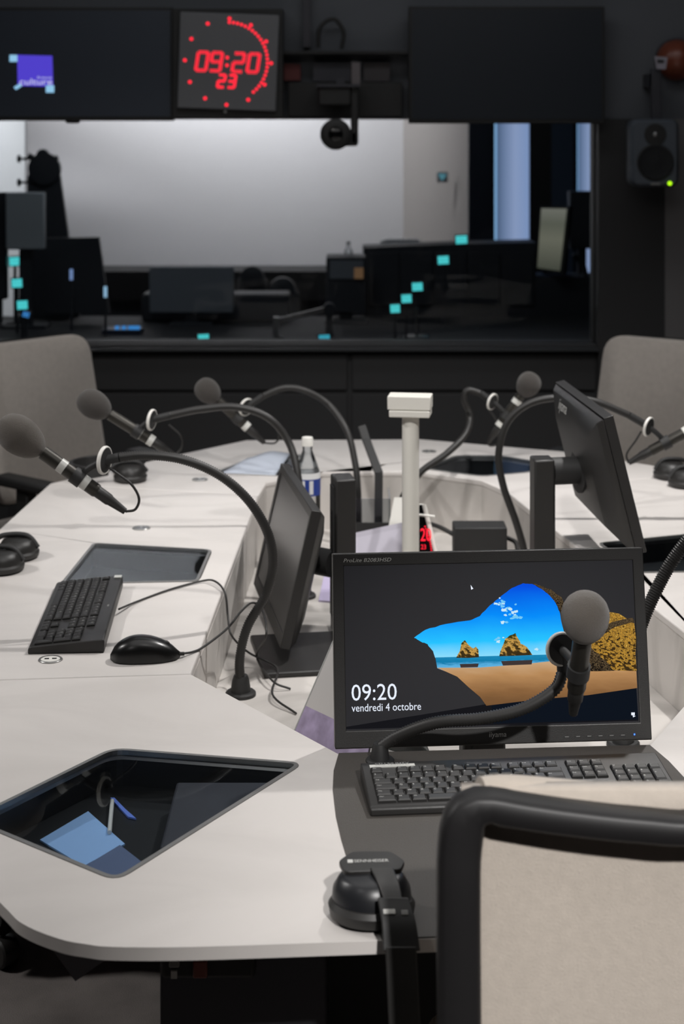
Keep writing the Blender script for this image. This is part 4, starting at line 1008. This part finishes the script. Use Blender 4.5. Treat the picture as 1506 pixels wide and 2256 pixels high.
def digit(ch, cx, cy, w_, h_, dr, rows):
    p = {'a': ((-1, -1), (1, -1)), 'b': ((1, -1), (1, 0)), 'c': ((1, 0), (1, 1)), 'd': ((-1, 1), (1, 1)), 'e': ((-1, 0), (-1, 1)), 'f': ((-1, -1), (-1, 0)), 'g': ((-1, 0), (1, 0))}
    V, Q = [], []
    for s in SEG[ch]:
        (x0, y0), (x1, y1) = p[s]
        n = 6
        for i in range(n):
            t = (i + .5) / n
            for o_ in rows:
                xx = x0 + (x1 - x0) * t; yy = y0 + (y1 - y0) * t
                X = cx + xx * w_ / 2 + (o_ if x0 == x1 else 0) - yy * h_ / 2 * .12; Y_ = cy + yy * h_ / 2 + (o_ if y0 == y1 else 0)
                b0 = len(V)
                for k in range(6):
                    a = 2 * math.pi * k / 6; V.append((X * px_ + math.cos(a) * dr * px_, -.001, -Y_ * px_ + math.sin(a) * dr * px_))
                Q.append(tuple(b0 + k for k in range(6)))
    o = mk('digit', V, Q, M_RED, ck, M=Mc); o['kind'] = 'stuff'
for ch, cx_ in (('0', -57), ('9', -26), ('2', 23), ('0', 56)): digit(ch, cx_, 1, 22, 40, 1.7, (-2, 2))
for yy in (-9, 8): disc('colon_dot', -2, yy, 3.6)
for ch, cx_ in (('2', -13), ('3', 10)): digit(ch, cx_, 43, 14, 27, 1.5, (-1.6, 1.6))
disc_ = lathe('sensor', A(496, 246, yk - .01), (0, 1, 0), [(0, .006), (.008, .006)], M_GREYP, ck, 12)
# header clutter: shelf, cable box, cables
sh = root('cable_tray', 'dark cable tray with boxes above the hanging camera', 'cable tray', (WX(760, YW - .1), YW - .05, WZ(262, YW)))
a0, a1 = A(622, 112, YW - .1), A(898, 112, YW - .1)
box('shelf', (a0.x, YW - .1, a0.z - .012), (a1.x, YW, a0.z), M_PLASTM, sh)
box('lower_box', (a0.x + .02, YW - .06, WZ(258)), (a1.x - .02, YW, WZ(182)), M_PLASTM, sh, b=.004)
box('grey_strip', (A(690, 0, YW).x, YW - .045, WZ(180)), (A(775, 0, YW).x, YW - .001, WZ(140)), M_DARK, sh)
box('red_label', (A(626, 0, YW).x, YW - .045, WZ(178)), (A(662, 0, YW).x, YW - .001, WZ(142)), mat('dull_red', (96, 40, 38), .6), sh)
box('grey_box', (A(800, 0, YW).x, YW - .045, WZ(180)), (A(858, 0, YW).x, YW - .001, WZ(140)), mat('dull_grey', (60, 56, 58), .6), sh)
box('rail', (A(668, 0, YW).x, YW - .04, WZ(105)), (A(684, 0, YW).x, YW, ZC), M_DARK, sh)
tube('cable', [A(700, 105, YW - .05), A(705, 60, YW - .05), A(735, 42, YW - .05), A(756, 70, YW - .05), A(752, 108, YW - .05)], .008, M_RUB, sh, 8, 8)
# hanging camera
ycm = YW - .3
hc = root('ceiling_camera', 'black round camera head hanging from a bracket in front of the window', 'camera', tuple(A(745, 330, ycm)))
box('bracket', (A(772, 0, ycm).x, ycm - .012, A(0, 318, ycm).z), (A(789, 0, ycm).x, ycm + .03, A(0, 135, ycm).z), M_PLASTM, hc, b=.006)
box('bracket_tab', (A(774, 0, ycm).x, ycm - .016, A(0, 190, ycm).z), (A(793, 0, ycm).x, ycm - .010, A(0, 138, ycm).z), mat('grey_tab', (100, 94, 96), .5), hc)
box('mount_plate', (A(697, 0, ycm).x, ycm - .03, A(0, 192, ycm).z), (A(792, 0, ycm).x, ycm + .25, A(0, 186, ycm).z), M_DARK, hc)
box('mount_body', (A(702, 0, ycm).x, ycm - .02, A(0, 232, ycm).z), (A(772, 0, ycm).x, ycm + .06, A(0, 192, ycm).z), M_PLASTM, hc, b=.006)
box('wall_arm', (A(740, 0, ycm).x, ycm, A(0, 186, ycm).z), (A(760, 0, ycm).x, YW, A(0, 172, ycm).z), M_DARK, hc)
cc = A(739, 296, ycm)
lathe('camera_head', cc + Vector((0, -.04, 0)), (0, 1, 0), [(0, .03), (.002, .05), (.01, .058), (.06, .058), (.085, .045), (.09, .02)], M_PLASTM, hc, 32)
lathe('lens', cc + Vector((0, -.052, 0)), (0, 1, 0), [(0, .018), (.003, .026), (.014, .028)], M_GLOSS, hc, 24)
box('yoke', (cc.x + .02, ycm - .012, A(0, 322, ycm).z), (A(788, 0, ycm).x, ycm + .03, A(0, 288, ycm).z), M_PLASTM, hc, b=.008)
# loudspeaker
ysp = YW - .24
s0, s1 = A(1390, 412, ysp), A(1496, 262, ysp)
spk = root('loudspeaker', 'dark rounded loudspeaker with a green light on the right wall', 'loudspeaker', ((s0.x + s1.x) / 2, ysp, s0.z))
M_SPK = mat('speaker_grey', (78, 84, 92), .55); scx = (s0.x + s1.x) / 2; sz = s0.z; Hs = s1.z - s0.z; Ws = s1.x - s0.x
pol = rounded([(scx - Ws / 2, 0), (scx + Ws / 2, 0), (scx + Ws / 2, Hs), (scx - Ws / 2, Hs)], .035, 6)
V = []; n = len(pol); Q = []
for y, ins in ((0, .012), (.012, 0), (.11, .0), (.15, .03)):
    for x, z in inset(pol, ins): V.append((x, ysp + y, sz + z))
for a in range(3):
    for k in range(n): j = (k + 1) % n; Q.append((a * n + k, a * n + j, a * n + n + j, a * n + n + k))
Q += [tuple(range(n))[::-1], tuple(range(3 * n, 4 * n))]
mk('cabinet', V, Q, M_SPK, spk, True, None, 45)
wz = sz + Hs * .36
lathe('woofer', (scx, ysp - .004, wz), (0, 1, 0), [(0, .068), (.002, .07), (.006, .07)], M_PLASTM, spk, 32)
lathe('woofer_cone', (scx, ysp - .006, wz), (0, 1, 0), [(-.004, .015), (.001, .05), (-.002, .062), (.002, .064)], mat('cone_black', (16, 18, 22), .7), spk, 32)
tz = sz + Hs * .77
lathe('waveguide', (scx, ysp - .003, tz), (0, 1, 0), [(0, .04), (.003, .042), (.005, .03)], M_PLASTM, spk, 28)
lathe('tweeter', (scx, ysp - .008, tz), (0, 1, 0), [(0, .004), (.003, .009), (.006, .0095)], M_METAL, spk, 16)
lathe('power_light', A(1475, 404, ysp - .004), (0, 1, 0), [(0, .0075), (.004, .0075)], emis('green_led', (170, 240, 20), 1.8), spk, 12)
box('logo_plate', (scx - .018, ysp - .002, sz + .008), (scx + .018, ysp + .002, sz + .016), M_GREYP, spk)
bk0 = box('wall_bracket', (A(1441, 0, ysp).x, ysp + .05, sz + Hs * .9), (A(1462, 0, ysp).x, ysp + .09, WZ(150, ysp)), M_DARK, spk, b=.003)
box('bracket_arm', (A(1441, 0, ysp).x, ysp + .06, WZ(190, ysp)), (A(1462, 0, ysp).x, YW, WZ(160, ysp)), M_DARK, spk)
ysg = YW - .1
tg = flat('small_plate', [(1441, 124), (1470, 126), (1466, 153), (1446, 152)], mat('pale_plate', (150, 146, 156), .5), None, ysp + .035, .01); tag(tg, 'small pale plate above the right loudspeaker', 'plate')
flat('plate_window', [(1447, 131), (1462, 132), (1462, 139), (1448, 139)], M_PLASTM, tg, ysp + .034, .001)
# orange beacon at the right edge
ob = A(1500, 130, YW - .1)
bc_ = root('wall_beacon', 'dull orange round wall beacon at the right edge', 'beacon', (ob.x, YW, ob.z - .08))
lathe('beacon_base', (ob.x, YW, ob.z), (0, -1, 0), [(0, .085), (.02, .085)], M_DARK, bc_, 28); lathe('beacon_dome', (ob.x, YW - .02, ob.z), (0, -1, 0), [(0, .08), (.03, .074), (.06, .05), (.075, .02), (.078, .001)], mat('amber_dome', (120, 62, 44), .35), bc_, 28)

# ------------------------------------------------------------------ control room furniture
M_CON = mat('console_black', (44, 47, 52), .6)
def cbox(x0, x1, y0, y1, Y, d): 
    lo = A(x0, y1, Y); hi = A(x1, y0, Y); return (lo.x, Y, lo.z), (hi.x, Y + d, hi.z)
con = root('mixing_console', 'long black console behind the control room window', 'console', (-.4, 7.3, 0))
zc = .80
box('top', (-2.6, 6.75, zc - .05), (1.35, 8.0, zc), mat('console_top', (28, 30, 33), .75), con, b=.006)
box('front_panel', (-2.6, 6.85, 0), (1.35, 6.9, zc - .05), M_CON, con)
box('meter_bridge', (-.95, 7.75, zc), (-.25, 7.95, .93), M_CON, con, b=.01)
for k in range(14): box('fader', (-1.0 + k * .07, 6.95, zc), (-.985 + k * .07, 6.97, zc + .012), M_GREYP if k % 3 else M_DARK, con)
bc2 = box('back_counter', (-4, 9.75, .70), (WX(888, 9.75), 10.195, WZ(598, 9.75)), mat('counter_black', (16, 16, 17), .5), None); tag(bc2, 'black counter along the pale back wall', 'counter')
box('counter_plinth', (-3.9, 9.85, 0), (.3, 10.195, .70), M_CON, bc2)
# cyan cue lights on added stems, glass reflections built as glowing cells
def reflected(x, y, Y, label, w_=23, h_=19, m=None, tilt=-3, zb_=zc):
    c = A(x, y, Y); p = Y / F; r = root('reflected_light', label, 'cue light', (c.x, Y, zb_), group='cyan cue lights in the control room')
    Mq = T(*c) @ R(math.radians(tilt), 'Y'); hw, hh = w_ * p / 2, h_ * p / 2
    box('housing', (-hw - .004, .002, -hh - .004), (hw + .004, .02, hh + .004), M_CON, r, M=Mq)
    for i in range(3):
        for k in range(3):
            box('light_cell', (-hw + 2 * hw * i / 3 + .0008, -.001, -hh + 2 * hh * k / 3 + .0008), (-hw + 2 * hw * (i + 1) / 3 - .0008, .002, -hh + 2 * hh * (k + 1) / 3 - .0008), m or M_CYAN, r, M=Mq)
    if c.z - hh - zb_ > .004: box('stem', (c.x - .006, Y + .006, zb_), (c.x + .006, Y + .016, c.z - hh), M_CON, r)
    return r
LFT = ('topmost', 'second from top', 'third from top')
for i, (x, y, Y) in enumerate(((32, 576, 7.6), (37, 624, 7.3), (49, 672, 7.05))): reflected(x, y, Y, 'cyan cue light, %s of the column at the left edge' % LFT[i])
reflected(57, 693, 6.9, 'small blue reflected light at the foot of the left light column', 15, 12, M_BLUEL, 15)
reflected(448, 744, 6.85, 'cyan cue light low in the window right of the left chair', 24, 15)
reflected(714, 745, 6.85, 'cyan cue light low in the window below the metal arm', 24, 14, emis('cyan_dim', (75, 205, 230), .95))
RGT = ('lowest', 'second lowest', 'middle', 'second highest', 'highest')
for i, (x, y, Y) in enumerate(((870, 680, 6.95), (895, 658, 7.1), (919, 632, 7.3), (976, 573, 7.6), (1016, 528, 7.85))): reflected(x, y, Y, 'cyan cue light, %s of the rising row on the right' % RGT[i], 21 + i, 18)
# dim cyan reflection, painted as a glowing arrow by the angled wall
yar = 9.0
ar = root('arrow_reflection', 'small dim cyan arrow-shaped reflection on the shaded control room wall', 'reflected_arrow', tuple(A(973, 402, 9.42)))
flat('arrow', [(964, 382), (984, 384), (974, 398), (970, 394)], emis('arrow_cyan', (110, 175, 190), .6), ar, 9.45, .004)
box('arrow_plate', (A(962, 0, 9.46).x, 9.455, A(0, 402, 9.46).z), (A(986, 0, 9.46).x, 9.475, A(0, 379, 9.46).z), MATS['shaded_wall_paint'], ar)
def crt(label, x0, x1, y0, y1, Y, m, name='monitor', d=.05, stand=True, tilt=0):
    lo, hi = cbox(x0, x1, y0, y1, Y, d); lo = (lo[0], lo[1], max(lo[2], zc + .001)); r = root(name, label, 'monitor', ((lo[0] + hi[0]) / 2, Y, zc))
    box('panel', lo, hi, m, r, b=.006)
    if stand and lo[2] > zc + .005:
        cxm = (lo[0] + hi[0]) / 2; box('neck', (cxm - .03, Y + .02, zc), (cxm + .03, Y + .05, lo[2] + .05), M_CON, r)
        box('foot', (cxm - .1, Y - .04, zc), (cxm + .1, Y + .12, zc + .012), M_CON, r)
    return r
M_GB = mat('dull_grey_back', (165, 172, 176), .6); M_GB2 = mat('dark_grey_back', (112, 118, 124), .6)
crt('dull grey screen back at the left edge of the window', 12, 97, 424, 550, 7.5, M_GB)
crt('dark screen back behind the grey one at the left edge', -40, 14, 424, 660, 7.55, M_CON)
r_ = root('monitor', 'large black screen back beside the boom clamp', 'monitor', (WX(160, 7.7), 7.7, zc))
V = [A(94, 690, 7.7), A(240, 690, 7.7), A(217, 523, 7.7), A(94, 525, 7.7)]; slab('panel', V, -.04, M_CON, r_)
crt('wide grey screen back in the middle of the window', 328, 514, 588, 690, 7.6, M_GB2)
r2 = crt('old boxy monitor with an orange reflection beside the white chair back', 718, 806, 567, 690, 7.7, M_CON, d=.25)
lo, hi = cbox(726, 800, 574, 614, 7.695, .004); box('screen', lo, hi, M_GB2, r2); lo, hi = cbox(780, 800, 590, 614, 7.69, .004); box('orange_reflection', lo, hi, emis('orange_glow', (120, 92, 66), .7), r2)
# boom clamp stand
ybm = 7.95
bs = root('boom_stand', 'black boom stand clamp silhouetted against the pale wall at left', 'stand', (WX(95, ybm), ybm, zc))
slab('tapering_post', [A(56, 700, ybm), A(175, 700, ybm), A(131, 385, ybm), A(60, 385, ybm)], -.04, M_CON, bs)
lathe('clamp_head', A(96, 372, ybm - .02), (0, 1, 0), [(0, .03), (.004, .078), (.05, .078), (.054, .03)], M_CON, bs, 24)
lathe('clamp_dome', A(93, 342, ybm - .01), (0, 1, 0), [(0, .03), (.04, .03)], M_CON, bs, 18)
for (x0, y0, x1, y1) in ((42, 350, 75, 350), (42, 402, 75, 402)):
    tube('knob_shaft', [A(x0, y0, ybm), A(x1, y1, ybm)], .006, M_CON, bs, 2, 8); lathe('knob', A(x0 - 4, y0, ybm), (1, 0, 0), [(0, .013), (.004, .019), (.014, .019), (.018, .008)], M_CON, bs, 14)
tube('wing', [A(110, 360, ybm), A(127, 345, ybm)], .012, M_CON, bs, 2, 8); tube('wing', [A(115, 375, ybm), A(133, 382, ybm)], .014, M_CON, bs, 2, 8); tube('wing', [A(62, 342, ybm), A(75, 350, ybm)], .014, M_CON, bs, 2, 8)
# tiny glints by the left console, painted as glowing strips on added stems
def glint(label, x, y, w_, h_, Y, m): 
    p = Y / F; c = A(x, y, Y); r = root('glint_strip', label, 'glint_mark', (c.x, Y, zc))
    box('lit_tip', (c.x - w_ * p / 2, Y - .003, c.z - h_ * p / 2), (c.x + w_ * p / 2, Y + .003, c.z + h_ * p / 2), m, r)
    box('stem', (c.x - .005, Y + .003, zc), (c.x + .005, Y + .012, c.z), M_CON, r)
glint('thin blue-white glint on the large black screen back', 157, 605, 7, 24, 7.4, emis('pale_glint', (150, 180, 235), .7))
glint('pale blue glint tip at the corner of the black screen back', 232, 643, 7, 24, 7.2, emis('pale_glint2', (170, 215, 245), .9))
kp = root('lit_control_pad', 'small control pad with blue lit keys on the console', 'control pad', tuple(A(275, 690, 7.3)))
c = A(272, 686, 7.3); box('pad', (c.x - .09, 7.25, zc), (c.x + .08, 7.4, zc + .02), mat('pad_blue_grey', (40, 52, 74), .5), kp, b=.003)
for x, y, ww in ((270, 680, 8), (296, 678, 18), (255, 676, 8), (285, 690, 10)):
    q = A(x, y, 7.24); box('lit_key', (q.x - ww * .001, 7.27, zc + .02), (q.x + ww * .001, 7.29, zc + .034), M_BLUEL, kp)
# headrest shapes, white chair, bottle, arm, mic foot
def headrest(label, x, y, w_, Y):
    c = A(x, y, Y); p = Y / F; r = root('chair_headrest', label, 'chair', (c.x, Y, 0), group='dark chairs in the control room')
    lathe('headrest', c - Vector((0, .03, 0)), (0, 1, 0), [(0, w_ * p * .3), (.01, w_ * p * .48), (.05, w_ * p * .5), (.07, w_ * p * .4)], M_CON, r, 24)
    box('backrest', (c.x - w_ * p * .6, Y, .5), (c.x + w_ * p * .6, Y + .06, c.z), M_CON, r, b=.02); box('column', (c.x - .03, Y, 0), (c.x + .03, Y + .06, .5), M_CON, r)
headrest('dark round chair headrest right of the wide grey screen back', 555, 612, 54, 8.5)
headrest('dark chair back in shade between the two middle screens', 622, 640, 60, 8.5)
ywc = 9.2
wc = root('visitor_chair', 'white rounded chair back showing above the dark console', 'chair', (WX(880, ywc), ywc, 0))
pol = rounded([(WX(824, ywc), .5), (WX(936, ywc), .5), (WX(930, ywc), WZ(526, ywc)), (WX(834, ywc), WZ(526, ywc))], .05, 6)
V = [(x, ywc + d, z) for d in (0, .03) for x, z in pol]; n = len(pol)
mk('backrest', V, [tuple(range(n))[::-1], tuple(range(n, 2 * n))] + [(i, (i + 1) % n, n + (i + 1) % n, n + i) for i in range(n)], mat('white_shell', (246, 245, 245), .5), wc, True)
for s in (-.11, .11): box('leg', (WX(880, ywc) + s - .012, ywc, 0), (WX(880, ywc) + s + .012, ywc + .025, .5), M_METAL, wc)
sm = A(767, 562, 8.0); sb_ = root('small_bottle', 'tiny clear bottle on top of the boxy monitor', 'bottle', tuple(A(767, 567, 7.8)))
pb0 = A(767, 567, 7.8); lathe('bottle_body', pb0, (0, 0, 1), [(0, .02), (.03, .02), (.05, .009), (.062, .009)], M_PET, sb_, 14); lathe('cap', pb0, (0, 0, 1), [(.062, .01), (.075, .01)], M_GREYP, sb_, 12)
cabs = root('console_cabinet', 'tall black cabinet block under the blue-lit window', 'cabinet', (WX(985, 7.9), 8.0, 0))
cab_pts = [(800, 546), (870, 543), (1000, 538), (1180, 534), (1180, 610), (1320, 610), (1320, 800), (800, 800)]
V = [A(x, y, 8.02) for x, y in cab_pts]
for v in V[-2:]: v.z = 0
V = V + [v + Vector((0, .25, 0)) for v in V]; n = len(cab_pts)
mk('body', V, [tuple(range(n)), tuple(range(n, 2 * n))[::-1]] + [(i, (i + 1) % n, n + (i + 1) % n, n + i) for i in range(n)], M_CON, cabs)
for k in range(5): lo, hi = cbox(810 + k * 74, 878 + k * 74, 556, 672, 8.01, .012); box('door', lo, hi, M_CON, cabs, b=.002)
# portrait lit monitor
r3 = root('portrait_monitor', 'portrait monitor with a pale yellowish page beside the blue windows', 'monitor', tuple(A(1215, 612, 8.1)))
q = [A(1183, 590, 8.05), A(1233, 597, 7.95), A(1248, 460, 7.95), A(1192, 459, 8.05)]
slab('panel', [v + Vector((0, .006, 0)) for v in [A(1180, 596, 8.05), A(1240, 606, 7.95), A(1254, 455, 7.95), A(1189, 454, 8.05)]], -.03, M_CON, r3)
slab('page', q, .001, emis_grad('lit_page', [(0, (74, 76, 66)), (.5, (112, 112, 98)), (.75, (96, 98, 86)), (1, (120, 120, 110))], 'Z', 1.1), r3)
lo, hi = cbox(1196, 1226, 592, 612, 8.1, .03); box('neck', lo, hi, M_CON, r3)
lo, hi = cbox(1168, 1260, 606, 613, 8.03, .16); box('foot', lo, hi, mat('blue_grey_foot', (60, 72, 92), .5), r3)
tube('arm', [A(1262, 560, 8.06), A(1285, 585, 8.06), A(1292, 625, 8.06)], .012, M_CON, r3, 5, 8)
lo, hi = cbox(1255, 1312, 422, 548, 8.2, .1); 
vb = root('monitor', 'black screen back left of the pillar below the narrow window', 'monitor', ((lo[0] + hi[0]) / 2, 8.2, lo[2])); box('panel', lo, hi, M_CON, vb); box('post', ((lo[0] + hi[0]) / 2 - .02, 8.22, WZ(610, 8.02)), ((lo[0] + hi[0]) / 2 + .02, 8.26, lo[2] + .02), M_CON, vb)
# metal arm and mic foot
ma_ = root('metal_arm', 'grey metal arm lying over the console in the window middle', 'arm', tuple(A(665, 715, 7.2)))
a_, b_ = A(608, 708, 7.2), A(725, 680, 7.2)
d = (b_ - a_); zz = d.normalized(); yy = Vector((0, 1, 0)); xx = yy.cross(zz)
box('bar', (-.012, -.012, 0), (.012, .012, d.length), mat('grey_bar', (120, 116, 114), .4, .3), ma_, M=basis(a_, xx, yy, zz)); box('end_block', (a_.x - .012, 7.185, zc), (a_.x + .012, 7.215, a_.z + .02), M_METAL, ma_)
lathe('joint', b_ + Vector((0, -.02, 0)), (0, 1, 0), [(0, .026), (.04, .026)], M_CON, ma_, 16); box('support', (b_.x - .015, 7.19, zc), (b_.x + .015, 7.21, b_.z), M_CON, ma_)
def mfoot(label, x, y, Y, hpx):
    c = A(x, y, Y); r = root('stand_foot', label, 'stand', (c.x, Y, zc))
    lathe('disc', (c.x, Y, zc), (0, 0, 1), [(0, .055), (.006, .055), (.009, .05)], M_METAL, r, 24); tube('stem', [Vector((c.x, Y, zc)), A(x, y - hpx, Y)], .007, M_METAL, r, 2, 8)
mfoot('round steel stand foot on the console below the cue light row', 917, 745, 7.15, 66)
mfoot('round steel stand foot on the console under the metal arm', 618, 745, 6.98, 4)
